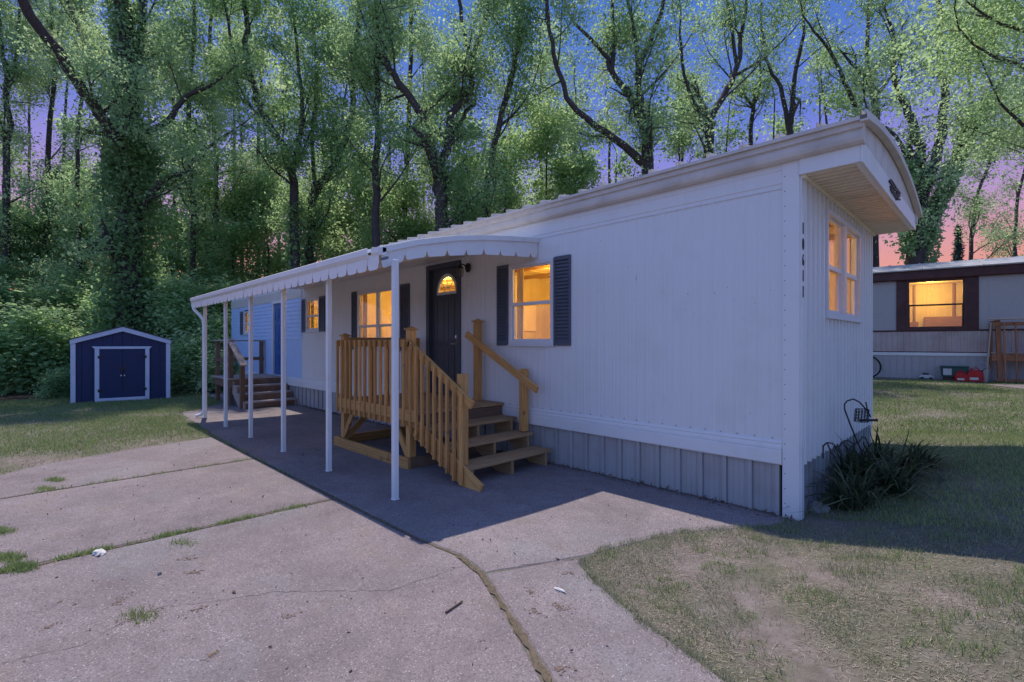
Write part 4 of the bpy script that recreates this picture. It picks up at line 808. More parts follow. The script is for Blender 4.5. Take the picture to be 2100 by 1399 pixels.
def tree(limbs, label, name='broadleaf_tree', cat='tree', group=None, leafm='leaf', dens=1.0, leaf=.088, ivy=None, seed=None, sub=1.0, start=.16, spread=1.0, clump=62):
    """limbs: list of (points, r0, r1); the first is the trunk. Side branches and twigs are grown from them, leaves sit round the twigs."""
    ntree[0] += 1; seed = seed or ntree[0]*13; r = np.random.default_rng(seed); base = Vector(limbs[0][0][0]); T0 = np.array(base)
    tb_ = MB(); LP = []; LN = []
    def grow(a, d, L_, r0, lvl):
        n = 4; p = np.array(a, float); pts = [p]; d = d/np.linalg.norm(d)
        for i in range(n):
            d = d + r.normal(size=3)*.16+np.array([0, 0, .06]); d /= np.linalg.norm(d); p = p+d*L_/n; pts.append(p)
        tb_.tube([Vector(q-T0) for q in pts], list(np.linspace(r0, r0*.3, n+1)), 5 if lvl == 0 else 3, False)
        if lvl == 0:
            for t in r.uniform(.3, 1, int(4*dens+1.5)):
                i = min(int(t*n), n-1); q = pts[i]+(pts[i+1]-pts[i])*(t*n-i); dd = d*.6+r.normal(size=3)*.8; grow(q, dd, L_*r.uniform(.35, .6), r0*.4, 1)
        for t in np.linspace(.35, 1, 4 if lvl else 3):
            i = min(int(t*n), n-1); q = pts[i]+(pts[i+1]-pts[i])*(t*n-i); m = int(clump*dens*r.uniform(.4, 1.4)); LP.append(q+r.normal(size=(m, 3))*np.array([.30, .30, .20])*spread); c_ = r.normal(size=3); c_[2] = abs(c_[2])*.6+.5; LN.append(np.tile(c_/np.linalg.norm(c_), (m, 1)))
    for li, (pts, r0, r1) in enumerate(limbs):
        P = smooth_line(pts); n = len(P); P = [p+(r.normal(size=3)*.04*min(1, r0*5) if 0 < i < n-1 else 0) for i, p in enumerate(P)]
        rr = list(np.linspace(r0, r1, n)); 
        if li == 0: rr[0] *= 1.35
        tb_.tube([Vector(p-T0) for p in P], rr, 9 if r0 > .12 else 6, False)
        Ltot = sum(np.linalg.norm(P[i+1]-P[i]) for i in range(n-1)); nb_ = int(Ltot*(1.25 if sub > 1.2 else .95)*sub+.5)
        st_ = start if li == 0 else .12
        for t in r.uniform(st_, 1, nb_):
            i = min(int(t*(n-1)), n-2); q = P[i]+(P[i+1]-P[i])*(t*(n-1)-i); tg = P[i+1]-P[i]; tg /= np.linalg.norm(tg)
            d = tg*.5+np.array([*r.normal(size=2)*.75, r.uniform(.0, .7)]); grow(q, d, r.uniform(1.3, 3.0)*spread*(1.1-.4*t), rr[i]*.35, 0)
        grow(P[-1], P[-1]-P[-2], 2.0, r1*.9, 0)
    o = thing(name, label, cat, base, 0, group)
    tb_.build('trunk', M['bark'], o, smooth=True)
    Lp = np.concatenate(LP)-T0; link('crown', fastmesh(leaves(Lp, leaf, .3, seed, .55, np.concatenate(LN)), 4), M[leafm], o)
    if ivy:
        iv = []
        for pts, rad, n in ivy:
            P = np.array(smooth_line(pts, 8)); k = r.integers(0, len(P)-1, n); t = r.uniform(size=(n, 1)); q = P[k]+(P[k+1]-P[k])*t
            d = r.normal(size=(n, 3)); d[:, 2] *= .4; d /= np.linalg.norm(d, axis=1, keepdims=True); lump = .55+.35*np.abs(np.sin(q[:, 2:3]*2.1+d[:, :1]*3))+.35*np.abs(np.sin(q[:, 2:3]*.9+d[:, 1:2]*2+1)); iv.append(q+d*rad*lump*r.uniform(.55, 1.08, (n, 1)))
        iv = np.concatenate(iv)-T0; link('ivy', fastmesh(leaves(iv, .12, .9, seed+1, .8), 4), M['ivy'], o)
    return o
def line(px_pts, d, dd=0.0):
    n = len(px_pts); return [tuple(at(px, py, d+dd*i/max(1, n-1))) for i, (px, py) in enumerate(px_pts)]
def trunk_line(px_pts, d):
    q = line(px_pts, d); b = at(px_pts[0][0], HOR, d); return [(b.x, b.y, G(b.x, b.y)-.1)]+q
t1 = trunk_line([(262,640),(265,420),(266,300),(260,150),(250,0),(246,-160)], 17)
lean = line([(262,320),(238,280),(190,215),(120,110),(42,0),(-30,-110)], 17, -4.5)
tree([(t1, .50, .20), (lean, .18, .12), (line([(275,450),(330,378),(385,345),(430,300)], 17, -1.0), .13, .05), (line([(275,160),(292,60),(300,-120)], 17, .8), .18, .1), (line([(290,280),(345,245),(380,200),(440,170)], 17, .5), .12, .05), (line([(262,250),(215,180),(160,60),(120,-60)], 17, 2), .12, .06)],
     'huge ivy covered tree with a bare leaning limb behind the navy shed', dens=.9, sub=.75, ivy=[(t1[:4], .90, 16000), (t1[2:6], .46, 5000), (line([(275,450),(330,378),(360,360)], 17, -.5), .25, 600)])
tree([(trunk_line([(604,560),(604,420),(590,330),(540,230),(510,150),(505,60),(495,-60)], 19), .20, .08), (line([(600,350),(620,250),(610,120),(600,20)], 19, 1), .1, .05), (line([(515,170),(480,110),(465,30)], 19, -1), .07, .04)], 'dark trunked tree curving left above the far end of the awning', ivy=[(trunk_line([(604,560),(604,420)], 19), .35, 1800)])
tree([(trunk_line([(638,560),(640,430),(655,380),(700,310),(722,210),(735,60),(730,-60)], 20), .20, .08), (line([(650,390),(640,300),(650,180),(640,40)], 20, 1), .1, .05)], 'dark ivy trunked tree bending right above the awning', ivy=[(trunk_line([(638,560),(640,430)], 20), .4, 2000)])
tree([(trunk_line([(772,520),(772,370),(775,230),(772,100),(775,0),(770,-120)], 18), .16, .07)], 'slim straight tree rising behind the middle of the white home', sub=.9)
tree([(trunk_line([(902,560),(904,430),(897,360)], 18), .28, .2), (line([(897,365),(870,250),(820,170),(785,110),(775,10),(765,-80)], 18, -.8), .17, .06), (line([(898,360),(922,290),(925,235),(965,190),(968,130),(950,60),(940,-20)], 18, .4), .17, .06), (line([(965,190),(975,100),(1000,20),(1012,-80)], 18.2, .8), .1, .05), (line([(920,300),(950,240),(975,210)], 18.3, .5), .1, .06)], 'thick reddish forked tree behind the roof over the front door', dens=1.0)
tree([(trunk_line([(985,520),(1000,370),(1030,230),(1060,110),(1068,0),(1078,-100)], 19), .16, .06), (line([(1025,260),(1075,210),(1100,150)], 19, .5), .06, .03)], 'slender tree leaning right beside the thick forked tree', sub=.9)
tree([(trunk_line([(1328,560),(1328,355),(1325,280)], 18), .28, .2), (line([(1328,345),(1290,310),(1240,270),(1180,225),(1150,160),(1125,60),(1118,-60)], 18, -.6), .16, .05), (line([(1325,285),(1300,210),(1255,150),(1240,110),(1180,50)], 18, .6), .15, .05), (line([(1322,260),(1310,150),(1345,60),(1378,-60)], 18, -.3), .15, .05), (line([(1255,150),(1258,60),(1252,-60)], 18.3, .4), .09, .04), (line([(1308,150),(1303,80),(1278,-40)], 17.9, .2), .09, .04), (line([(1310,200),(1370,140),(1400,100)], 18, 1), .06, .03)],
     'broad many limbed tree above the middle of the white roof', dens=.8, sub=.8, leafm='leafdark')
tree([(trunk_line([(1452,560),(1452,330),(1454,240)], 19), .22, .16), (line([(1454,245),(1490,185),(1515,120),(1520,60),(1548,-60)], 19, .5), .14, .05), (line([(1454,245),(1425,215),(1402,150),(1395,50)], 19, -.5), .1, .04), (line([(1512,140),(1500,60),(1482,-60)], 19.3, .3), .08, .04), (line([(1508,155),(1565,120),(1620,70)], 19.3, .5), .07, .03)], 'forked tree curving right above the right half of the roof', dens=.75, sub=.7)
tree([(trunk_line([(1538,560),(1540,300),(1545,220)], 23), .12, .09), (line([(1545,222),(1515,180),(1480,140)], 23), .07, .03), (line([(1545,222),(1558,180),(1560,120)], 23), .07, .03)], 'small thin tree seen over the roof between two forked trees', dens=.6, sub=.8, leafm='leafdark')
tree([(trunk_line([(1620,560),(1620,270)], 21), .16, .13), (line([(1620,275),(1600,180),(1572,120),(1560,0)], 21, .5), .11, .04), (line([(1622,255),(1630,150),(1647,70),(1652,-60)], 21, -.5), .11, .04)], 'twin stemmed tree just left of the roof peak', dens=.6, sub=.7)
tree([(trunk_line([(1795,560),(1792,235),(1788,180)], 20), .17, .12), (line([(1788,185),(1778,100),(1785,-60)], 20, .5), .11, .05), (line([(1775,260),(1740,185),(1705,110),(1660,50)], 20, -.8), .11, .04), (line([(1792,200),(1830,150),(1850,60)], 20, .8), .08, .03)], 'tall tree rising directly behind the roof peak', dens=.6, sub=.7)
c_l = line([(1890,500),(1925,415),(1962,335),(1990,260),(2038,195),(2080,120)], 17, .4)
tree([(trunk_line([(1880,560),(1880,470),(1882,400)], 17), .36, .24), (line([(1882,420),(1887,300),(1862,230),(1838,170),(1830,60)], 17, .3), .18, .06), (line([(1884,410),(1925,300),(1936,200),(1925,80),(1930,-60)], 17, -.3), .18, .06), (c_l, .20, .08), (line([(1985,265),(1992,200),(1985,100)], 17.3, .4), .09, .04), (line([(1880,440),(1850,300),(1800,250)], 17, .8), .1, .04)],
     'big forked tree with a mossy ivy limb between the two homes', dens=.75, sub=.65, ivy=[(c_l[:5], .26, 3600), (trunk_line([(1890,560),(1893,470)], 17), .45, 2000), (line([(1862,520),(1866,330)], 16.8), .22, 1300)])
r_l = [(3.6, 8.0, .2), (3.4, 7.8, 2.6), (3.0, 7.4, 5.2), (2.2, 6.6, 7.6), (1.6, 5.6, 9.6)]
tree([(r_l, .22, .1), ([(3.2, 7.6, 4.4), tuple(at(2300,120,9)), tuple(at(2170,70,8.6)), tuple(at(2090,60,8.3))], .10, .03), ([(3.1, 7.5, 4.8), tuple(at(2260,200,9)), tuple(at(2140,160,8.8)), tuple(at(2080,130,8.6))], .09, .03), ([(3.3, 7.7, 3.6), tuple(at(2250,380,10)), tuple(at(2130,290,9.6)), tuple(at(2050,210,9.4))], .07, .02)], 'near tree leaning in from the right edge with drooping foliage', leafm='leaf', dens=1.0, sub=1.0, start=.5, leaf=.06, clump=90)
tree([(trunk_line([(12,640),(14,350),(15,180),(2,90),(-10,-60)], 22), .17, .07), (line([(15,185),(32,125),(40,20)], 22, .5), .1, .04)], 'forked tree at the far left edge of the wood')
tree([(trunk_line([(92,640),(95,480),(98,330),(110,150),(100,-60)], 24), .17, .07)], 'dark straight tree left of the huge ivy tree', leafm='leafdark')
tree([(trunk_line([(165,640),(160,480),(158,330),(170,180),(165,20)], 22), .13, .05)], 'slim tree close to the left of the huge ivy tree')
tree([(trunk_line([(395,640),(396,420),(388,250),(395,100),(400,-60)], 21), .14, .06)], 'slim ivy draped tree right of the huge ivy tree', leafm='leafdark', ivy=[(trunk_line([(395,640),(396,420),(388,250)], 21), .42, 3500)])
tree([(trunk_line([(442,640),(445,420),(440,250),(432,90),(440,-60)], 24), .15, .06)], 'tall tree with pale foliage right of the ivy draped tree', leafm='leafpale')
tree([(trunk_line([(832,560),(830,470),(836,300),(842,120),(846,-80)], 22), .16, .07)], 'tall upright tree left of the thick forked tree', leafm='leafpale')
tree([(trunk_line([(1105,560),(1110,380),(1105,250),(1112,120)], 25), .14, .05)], 'tree with yellowish crown behind the gap right of the slender leaning tree', leafm='leafpale', dens=.8)
tree([(trunk_line([(1395,560),(1400,300),(1410,210)], 28), .12, .05)], 'slight distant tree low over the roof right of the many limbed tree', dens=.6, leafm='leafdark')
tree([(trunk_line([(1990,560),(2000,420),(2030,330),(2050,250)], 25), .12, .05)], 'low spreading tree in front of the orange sky on the right', dens=.8, sub=1.2, leafm='leafdark')
tree([(trunk_line([(2080,560),(2085,430),(2105,330),(2110,220)], 27), .12, .05)], 'half hidden tree at the right edge behind the tin roof', dens=.8, sub=1.2, leafm='leafdark')
rr_ = random.Random(4)
for px, d, top, lb in [(360, 27, 120, 'thin far tree in the gap right of the huge ivy trunk'), (420, 29, 90, 'thin far tree between the ivy draped slim tree and the pale tall one'), (482, 27, 150, 'thin dark stem, leftmost of the cluster above the awning downspout'), (497, 31, 160, 'hair thin far stem, second of the cluster above the awning downspout'), (528, 26, 110, 'thin stem, third of the cluster above the far steps'), (545, 30, 140, 'thin leaning stem, last of the cluster before the left curving dark tree'), (570, 33, 130, 'faint far stem just left of the left curving dark tree'), (665, 28, 110, 'thin far stem right of the ivy trunked bending tree'), (695, 30, 150, 'thin far stem above the middle of the awning'), (735, 27, 120, 'thin far stem left of the slim straight tree'), (800, 29, 100, 'thin far stem right of the slim straight tree'), (60, 30, 120, 'thin far tree near the left edge behind the pale shrub'), (130, 28, 100, 'thin far tree above the left shed corner'), (210, 30, 130, 'thin far tree just left of the huge ivy trunk'), (310, 29, 150, 'thin far tree half hidden by the huge ivy trunk'), (870, 31, 140, 'thin far tree behind the thick forked tree'), (940, 29, 120, 'thin far tree right of the thick forked trunk'), (1050, 32, 150, 'thin far tree under the slender leaning tree'), (1180, 30, 190, 'thin far tree below the long left limb of the many limbed tree'), (1250, 33, 210, 'thin far tree in the pink gap left of the many limbed trunk'), (1700, 33, 150, 'thin far tree low behind the roof left of the roof peak')]:
    j = rr_.uniform(-20, 20)
    tree([(trunk_line([(px, 600), (px+j*.3, 460), (px+j*.1, 300), (px+j, top)], d), rr_.uniform(.10, .16), .05)], lb, name='woodland_tree', group='thin trees deep in the wood', dens=.6 if px < 900 else .5, sub=.65 if px < 900 else .55, leafm=rr_.choice(['leaf', 'leafpale', 'leafdark']), leaf=.15, start=.06)
for px, d, top, lm, lb in [(335, 23, 390, 'leaf', 'young bushy tree right of the huge ivy trunk above the shed roof'), (415, 24, 400, 'leafpale', 'young pale tree above the awning downspout'), (480, 24.5, 420, 'leaf', 'young leafy tree above the far end of the white home'), (545, 25, 430, 'leafpale', 'young yellowish tree left of the two dark ivy trunks'), (690, 24, 420, 'leaf', 'young tree right of the two dark ivy trunks'), (745, 23, 360, 'leafpale', 'young bright tree beside the slim straight trunk'), (835, 22, 330, 'leaf', 'young dense tree left of the thick forked trunk'), (960, 22, 340, 'leaf', 'young dense tree right of the thick forked trunk'), (1035, 21, 370, 'leafpale', 'young yellow green tree over the roof right of the forked trunk'), (1110, 21, 300, 'leafpale', 'broad young yellow green tree over the middle of the roof'), (1185, 22, 330, 'leaf', 'young tree touching the pink gap over the roof'), (1270, 24, 310, 'leafdark', 'small dark tree left of the many limbed trunk'), (1385, 24, 240, 'leafdark', 'small dark tree right of the many limbed trunk'), (1480, 23, 260, 'leafdark', 'small dark tree low beside the right curving forked tree'), (1580, 24, 200, 'leaf', 'small airy tree left of the twin stemmed tree'), (1690, 23, 190, 'leaf', 'small bushy tree left of the roof peak'), (15, 24, 380, 'leaf', 'young tree at the left photo edge above the pale shrub'), (120, 25, 400, 'leafdark', 'young dark tree above the left slope of the shed'), (200, 24, 420, 'leaf', 'young tree in the gap left of the huge ivy trunk')]:
    tree([(trunk_line([(px, 600), (px+rr_.uniform(-8, 8), 520), (px+rr_.uniform(-14, 14), top)], d), .09, .03)], lb, name='young_tree', group='young trees under the tall ones', dens=.85 if px < 1250 else .6, sub=1.7 if px < 1250 else 1.25, leafm=lm, leaf=.13, start=.05)
# spruce far right
sp = at(1965, HOR, 42); sb = thing('spruce_tree', 'small dark spruce on the orange horizon above the tin roof', 'tree', (sp.x, sp.y, .4))
Ht = CAM[2]+(HOR-464)*42/F-.4
MB().tube([(0, 0, 0), (0, 0, Ht)], [.16, .02], 7).build('trunk', M['bark'], sb)
q = rng.uniform(size=(9000, 3)); zz_ = q[:, 0]**1.4; tier = .55+.45*np.abs(np.sin(zz_*38)); rad_ = (1-zz_)*1.45*tier*np.sqrt(q[:, 1]); an = q[:, 2]*2*np.pi
link('crown', fastmesh(leaves(np.stack([rad_*np.cos(an), rad_*np.sin(an), 1.0+zz_*(Ht-1.0)-rad_*.25], 1), .22, .5, 5, .35), 4), M['needle'], sb)

def shrub_mesh(n, seed, rx, rz_, leaf):
    r = np.random.default_rng(seed); m = 46; th = r.uniform(0, 2*np.pi, m); hz = r.uniform(.05, 1, m)**.8; rr = np.sqrt(r.uniform(.05, 1, m))*(1-.55*hz**2)
    C_ = np.stack([rx*rr*np.cos(th), rx*rr*np.sin(th), rz_*hz], 1); k = r.integers(0, m, n); s = r.uniform(.16, .34, (m, 1))*min(rx, 1.2)
    P = C_[k]+r.normal(size=(n, 3))*s[k]*np.array([1, 1, .75]); P[:, 2] = np.abs(P[:, 2]); nn_ = C_/np.linalg.norm(C_, axis=1, keepdims=True)+np.array([0, 0, .5])+r.normal(size=C_.shape)*.3; nn_ /= np.linalg.norm(nn_, axis=1, keepdims=True)
    st_ = MB()
    for c in C_[::3]: st_.tube([(0, 0, 0), (c[0]*.35, c[1]*.35, c[2]*.5), tuple(c)], [.03, .02, .006], 4, False)
    return fastmesh(leaves(P, leaf, .3, seed, .6, nn_[k]), 4), st_.mesh()
SM = [shrub_mesh(6500, 50+i, rx, h_, lf) for i, (rx, h_, lf) in enumerate([(1.2, 1.8, .12), (1.5, 2.6, .13), (1.1, 3.2, .13), (1.7, 3.8, .14), (.8, 1.1, .09), (2.0, 4.6, .15)])]
def shrub(px, d, kind, label, leafm='leaf', s=1.0, group=None, py=None):
    p = at(px, HOR, d); o = thing('shrub', label, 'shrub', (p.x, p.y, G(p.x, p.y)-.02), rr_.uniform(0, 6.28), group)
    for nm, me, mt in (('foliage', SM[kind][0], M[leafm]), ('stems', SM[kind][1], M['bark'])):
        c = bpy.data.objects.new(nm, me); COL.objects.link(c); c.parent = o; c.scale = (s, s, s*rr_.uniform(.92, 1.1))
        if not me.materials: me.materials.append(mt)
        c.material_slots[0].link = 'OBJECT'; c.material_slots[0].material = mt
    return o
shrub(60, 15.5, 1, 'broad pale leaved shrub at the left edge of the photo beside the lawn', 'leafpale'); shrub(-20, 14.5, 0, 'low shrub cut by the left edge of the photo', 'leaf')
shrub(120, 15.8, 0, 'mid green shrub touching the left wall of the shed', 'leaf', .9); shrub(20, 18, 3, 'tall shrub behind the pale one at the left edge', 'leafdark')
shrub(140, 18.5, 3, 'tall dark shrub behind the left corner of the shed', 'leafdark'); shrub(225, 18, 2, 'upright shrub just behind the shed peak', 'leafdark'); shrub(300, 17.8, 3, 'bushy shrub behind the right slope of the shed roof', 'leafdark')
shrub(370, 17, 2, 'shrub right of the shed', 'leaf'); shrub(395, 15.6, 0, 'pale rounded shrub left of the awning downspout', 'leafpale', .9); shrub(430, 18.2, 3, 'tall shrub behind the downspout post', 'leaf')
shrub(470, 17.0, 1, 'leafy shrub at the far end of the white home', 'leafpale', .9); shrub(452, 15.2, 4, 'knee high shrub between the downspout post and the far steps', 'leafpale'); shrub(122, 13.4, 4, 'small fern like shrub at the foot of the left shed corner', 'leafdark', .55)
for px, d, kd, s_, lm, lb in [(40, 22, 5, 1, 'leafdark', 'high dark undergrowth shrub behind the pale shrub at the left edge'), (180, 22, 5, 1, 'leaf', 'high undergrowth shrub left of the shed peak'), (280, 23, 5, 1.1, 'leafdark', 'high dark undergrowth shrub under the huge ivy trunk'), (350, 21, 5, .9, 'leaf', 'high undergrowth shrub right of the shed roof'), (480, 21, 5, .8, 'leaf', 'undergrowth shrub above the far roof end of the home'), (560, 22, 5, .9, 'leafpale', 'pale undergrowth shrub left of the two dark ivy trunks'), (650, 23, 5, .9, 'leafdark', 'dark undergrowth shrub at the foot of the two dark ivy trunks'), (720, 21, 3, 1.1, 'leaf', 'undergrowth shrub over the awning left of the slim straight tree'), (800, 22, 5, 1, 'leafdark', 'dark undergrowth shrub over the awning right of the slim straight tree'), (880, 21, 5, 1.0, 'leaf', 'undergrowth shrub at the foot of the thick forked tree'), (960, 22, 5, 1.05, 'leaf', 'undergrowth shrub right of the thick forked tree'), (1900, 22, 3, .95, 'leafdark', 'dark undergrowth shrub at the foot of the big ivy limbed tree'), (1830, 21, 3, 1.0, 'leaf', 'undergrowth shrub peeping over the left end of the tin roof'), (2100, 24, 3, .9, 'leafdark', 'dark undergrowth shrub over the tin roof at the right edge'), (100, 26, 5, 1.2, 'leafdark', 'far dark undergrowth shrub above the left shed corner'), (420, 26, 5, 1.1, 'leafpale', 'far pale undergrowth shrub above the awning downspout'), (530, 28, 5, 1.1, 'leaf', 'far undergrowth shrub among the cluster of thin stems')]:
    shrub(px, d, kd, lb, lm, s_, 'undergrowth shrubs in the wood')

# ------------------------------------------------------------------ daylilies, wire hook, edging, rock
def daylily(x_, y_, n, L_, label, seed):
    r = random.Random(seed); o = thing('daylily', label, 'plant', (x_, y_, G(x_, y_)-.02), 0, 'daylily clumps at the end wall'); m = MB()
    for k in range(n):
        a = r.uniform(0, 6.283); l_ = L_*r.choice((.5, .7, .9, 1.0, 1.2))*r.uniform(.8, 1.1); out_ = r.uniform(.3, 1.25); px_, py_ = r.uniform(-.10, .10), r.uniform(-.10, .10); kink = r.uniform(-.9, .9); pts = []
        for i in range(7):
            t = i/6; rr2 = l_*out_*t*(.55+.45*t); z = l_*(1.1*t-.95*out_*t*t); a2 = a+kink*t*t; pts.append(Vector((px_+math.cos(a2)*rr2, py_+math.sin(a2)*rr2, max(.01, z))))
        sd_ = Vector((-math.sin(a), math.cos(a), 0)); vs = []
        for i, p in enumerate(pts): w_ = .011*(1-(i/6)**2)+.001; vs += [p-sd_*w_, p+sd_*w_]
        m.add(vs, [(2*i, 2*i+1, 2*i+3, 2*i+2) for i in range(6)])
    me = bpy.data.meshes.new('foliage'); me.from_pydata(m.v, [], m.f); link('foliage', me, M['lily'], o)
for k, (x_, y_, n, L_, lb) in enumerate([(.30, .45, 110, .62, 'arching daylily clump nearest the house corner beside the pale rock'), (.50, .95, 120, .60, 'wide daylily clump second from the house corner, away from the wall'), (.20, 1.15, 100, .66, 'daylily clump close to the end wall under the wire edging'), (.50, 1.55, 110, .52, 'dense daylily clump in front of the wire basket hook'), (.22, 1.95, 90, .55, 'daylily clump at the foot of the wire hook'), (.62, 1.95, 80, .40, 'farthest and lowest daylily clump at the edge of the shaded lawn')]): daylily(x_, y_, n, L_, lb, k+3)
hp = lambda a, b, X0=.30: on_plane(1560+a/4.37, 780+b/4.37, 0, X0)
hb = hp(930, 690); hk = thing('plant_hook', 'black wire shepherd hook holding a small wire basket by the end wall', 'plant hook', (hb.x, hb.y, G(hb.x, hb.y)))
hd = (hb.x-CAM[0])*DV[0]+(hb.y-CAM[1])*DV[1]; hv = lambda a, b: at(1560+a/4.37, 780+b/4.37, hd)-hk.location
x = MB(); x.tube([(0, 0, -.05), hv(920,670), hv(870,560), hv(800,390), hv(752,260), hv(752,215), hv(775,185), hv(830,168), hv(885,195), hv(945,262), hv(978,312)], .007, 6); x.build('rod', M['black'], hk, smooth=True)
x = MB(); c0 = hv(905, 315); 
for k in range(5):
    z = -.055+k*.0275; x.tube([c0+Vector((.055*math.cos(a), .055*math.sin(a)+z*.5, z)) for a in np.linspace(0, 6.283, 15)], .003, 4, False)
for a in np.linspace(0, 6.283, 15)[:-1]: x.tube([c0+Vector((.055*math.cos(a), .055*math.sin(a)-.0275, -.055)), c0+Vector((.055*math.cos(a), .055*math.sin(a)+.0275, .055))], .003, 4, False)
x.build('basket', M['black'], hk); x = MB(); x.tube([hv(890,362), hv(1045,356)], .012, 8); x.tube([hv(942,195), hv(955,260), hv(985,330)], .006, 6); x.build('perch', M['black'], hk)
we = thing('wire_edging', 'low black wire hoop edging among the daylilies', 'garden edging', (.2, 1.5, G(.2, 1.5))); 
def wv(a, b, c):
    q = hp(c, 640, .24)
    return at(1560+a/4.37, 780+b/4.37, (q.x-CAM[0])*DV[0]+(q.y-CAM[1])*DV[1])-we.location
for pts in ([(560,590), (600,560), (660,580), (720,660)], [(690,620), (730,560), (780,540), (830,575), (840,640)], [(600,570), (640,660), (700,700)], [(770,660), (820,590), (860,560)], [(870,570), (920,505), (960,560), (975,640)], [(870,570), (930,640), (975,590)], [(560,580), (560,700)]):
    x = MB(); x.tube(smooth_line([wv(*p, sum(q[0] for q in pts)/len(pts)) for p in pts]), .006, 6); x.build('hoop', M['black'], we)
def lump(name, label, cat, loc, sx, sy, sz, m, seed, group=None, rough=.25):
    r = random.Random(seed); bm = bmesh.new(); bmesh.ops.create_icosphere(bm, subdivisions=2, radius=1)
    for v in bm.verts: v.co *= 1+r.uniform(-rough, rough)
    bmesh.ops.scale(bm, vec=(sx, sy, sz), verts=bm.verts); me = bpy.data.meshes.new(name); bm.to_mesh(me); bm.free(); o = link(name, me, m); o.location = loc; return tag(o, label, cat, group)
rk = gnd(1672, 1052); lump('rock', 'pale speckled rock at the house corner under the daylilies', 'rock', (rk.x+.02, rk.y, .035), .085, .075, .07, M['rock'], 3, rough=.2)
p = gnd(203, 1137); lump('crumpled_paper', 'crumpled white scrap of paper in the grassy driveway joint', 'litter', (p.x, p.y, .012), .045, .03, .016, M['paper'], 5, rough=.4)
p = gnd(327, 1178); lump('stone', 'small grey stone on the near driveway slab', 'stone', (p.x, p.y, .008), .015, .013, .011, M['rock'], 6)
p = gnd(1148, 1212); lump('paper_scrap', 'flat pale scrap lying on the curved walkway', 'litter', (p.x, p.y, .008), .045, .012, .008, M['paper'], 7, rough=.35)
a = gnd(914, 1256, .008); b = gnd(948, 1233, .008); x = MB(); x.tube([(0, 0, 0), (b-a)*.5+Vector((0, .004, 0)), b-a], [.006, .005, .005], 6); x.tube([(b-a)*.6, (b-a)*.6+Vector((-.03, .02, .004))], .003, 5); o = x.build('stick', M['stick']); o.location = a; tag(o, 'short broken stick lying on the near driveway slab', 'stick')
p = gnd(480, 1216); o = lump('dry_leaf', 'small curled dry leaf beside the driveway crack', 'leaf', (p.x, p.y, .006), .022, .008, .006, M['stick'], 9, rough=.4)
# fine grit and leaf bits over the paving
r = np.random.default_rng(21); n = 1500; P = np.stack([r.uniform(-9, 2, n), r.uniform(-6, -.1, n), np.full(n, .004)], 1); keep = (P[:, 0]+.2*P[:, 1] < .1); P = P[keep]
o = link('leaf_litter', fastmesh(leaves(P, .016, 0, 22, .6), 4), M['debris']); tag(o, 'scattered brown leaf bits over the concrete', 'litter', kind='stuff')
n = 1600; X_ = -r.uniform(0, 10.5, n); Y_ = -np.abs(r.normal(0, .05, n))-.015; P = np.stack([X_, Y_, np.abs(r.normal(0, .008, n))+.003], 1)
o = link('wall_foot_debris', fastmesh(leaves(P, .028, 0, 23, .5), 4), M['debris']); tag(o, 'dark leaf debris gathered along the foot of the skirting', 'litter', kind='stuff')

# ------------------------------------------------------------------ grass
def vnoise(X, Y, s=1.0, seed=0):
    r = np.random.default_rng(seed); v = np.zeros_like(X)
    for k in range(7):
        a = r.uniform(0, 6.283); f = s*r.uniform(.6, 2.4); v += np.sin(f*(X*math.cos(a)+Y*math.sin(a))+r.uniform(0, 6.283))
    return v/7**.5
def blades(P, h0, h1, wd, seed):
    r = np.random.default_rng(seed); n = len(P); a = r.uniform(0, 2*np.pi, n); h_ = r.uniform(h0, h1, n); le = r.uniform(.1, .8, n)*h_; b = r.uniform(0, 2*np.pi, n); ww2 = wd*r.uniform(.6, 1.3, n)/2
    s = np.stack([np.cos(a)*ww2, np.sin(a)*ww2, np.zeros(n)], 1); t = P+np.stack([np.cos(b)*le, np.sin(b)*le, h_], 1); return np.stack([P-s, P+s, t], 1)
EDGE = np.array([(-.10, -.30), (-.16, -.36), (-.57, -.94), (-.82, -1.65), (-.79, -1.97), (-.57, -2.12), (-.15, -2.30), (.17, -2.38), (.42, -2.46), (1.0, -2.9), (2.2, -4.2), (4.6, -7.2)])
def inside_near(X, Y):
    e = np.interp(-Y, -EDGE[:, 1], EDGE[:, 0]); return np.where(Y < -.02, X > e-.01+.02*np.sin(23*Y), X > .04)
def grass(name, label, n, xr, yr, keep, hh_, wd, m, seed):
    r = np.random.default_rng(seed); X = r.uniform(*xr, n); Y = r.uniform(*yr, n); k = keep(X, Y, r.uniform(size=n)); X, Y = X[k], Y[k]
    P = np.stack([X, Y, gh(X, Y)-.004], 1); o = link(name, fastmesh(blades(P, *hh_, wd, seed), 3), M[m]); return tag(o, label, 'grass', kind='stuff')
nearf = lambda X, Y, u: inside_near(X, Y) & (u < np.clip(.42+.55*vnoise(X, Y, 5, 1)+.35*vnoise(X, Y, 14, 2)-.28*sst(-1.2, -2.3, Y)+.25*sst(-.9, .3, Y), .05, 1))
grass('lawn_grass', 'thin patchy dry grass of the near right lawn', 260000, (-.9, 4.0), (-5.0, .2), nearf, (.012, .042), .0042, 'blade', 31)
grass('lawn_grass', 'shaded green grass right of the white home', 110000, (.02, 5.5), (.1, 4.2), lambda X, Y, u: u < np.clip(.75+.3*vnoise(X, Y, 4, 3), .2, 1), (.02, .055), .006, 'bladegreen', 32)
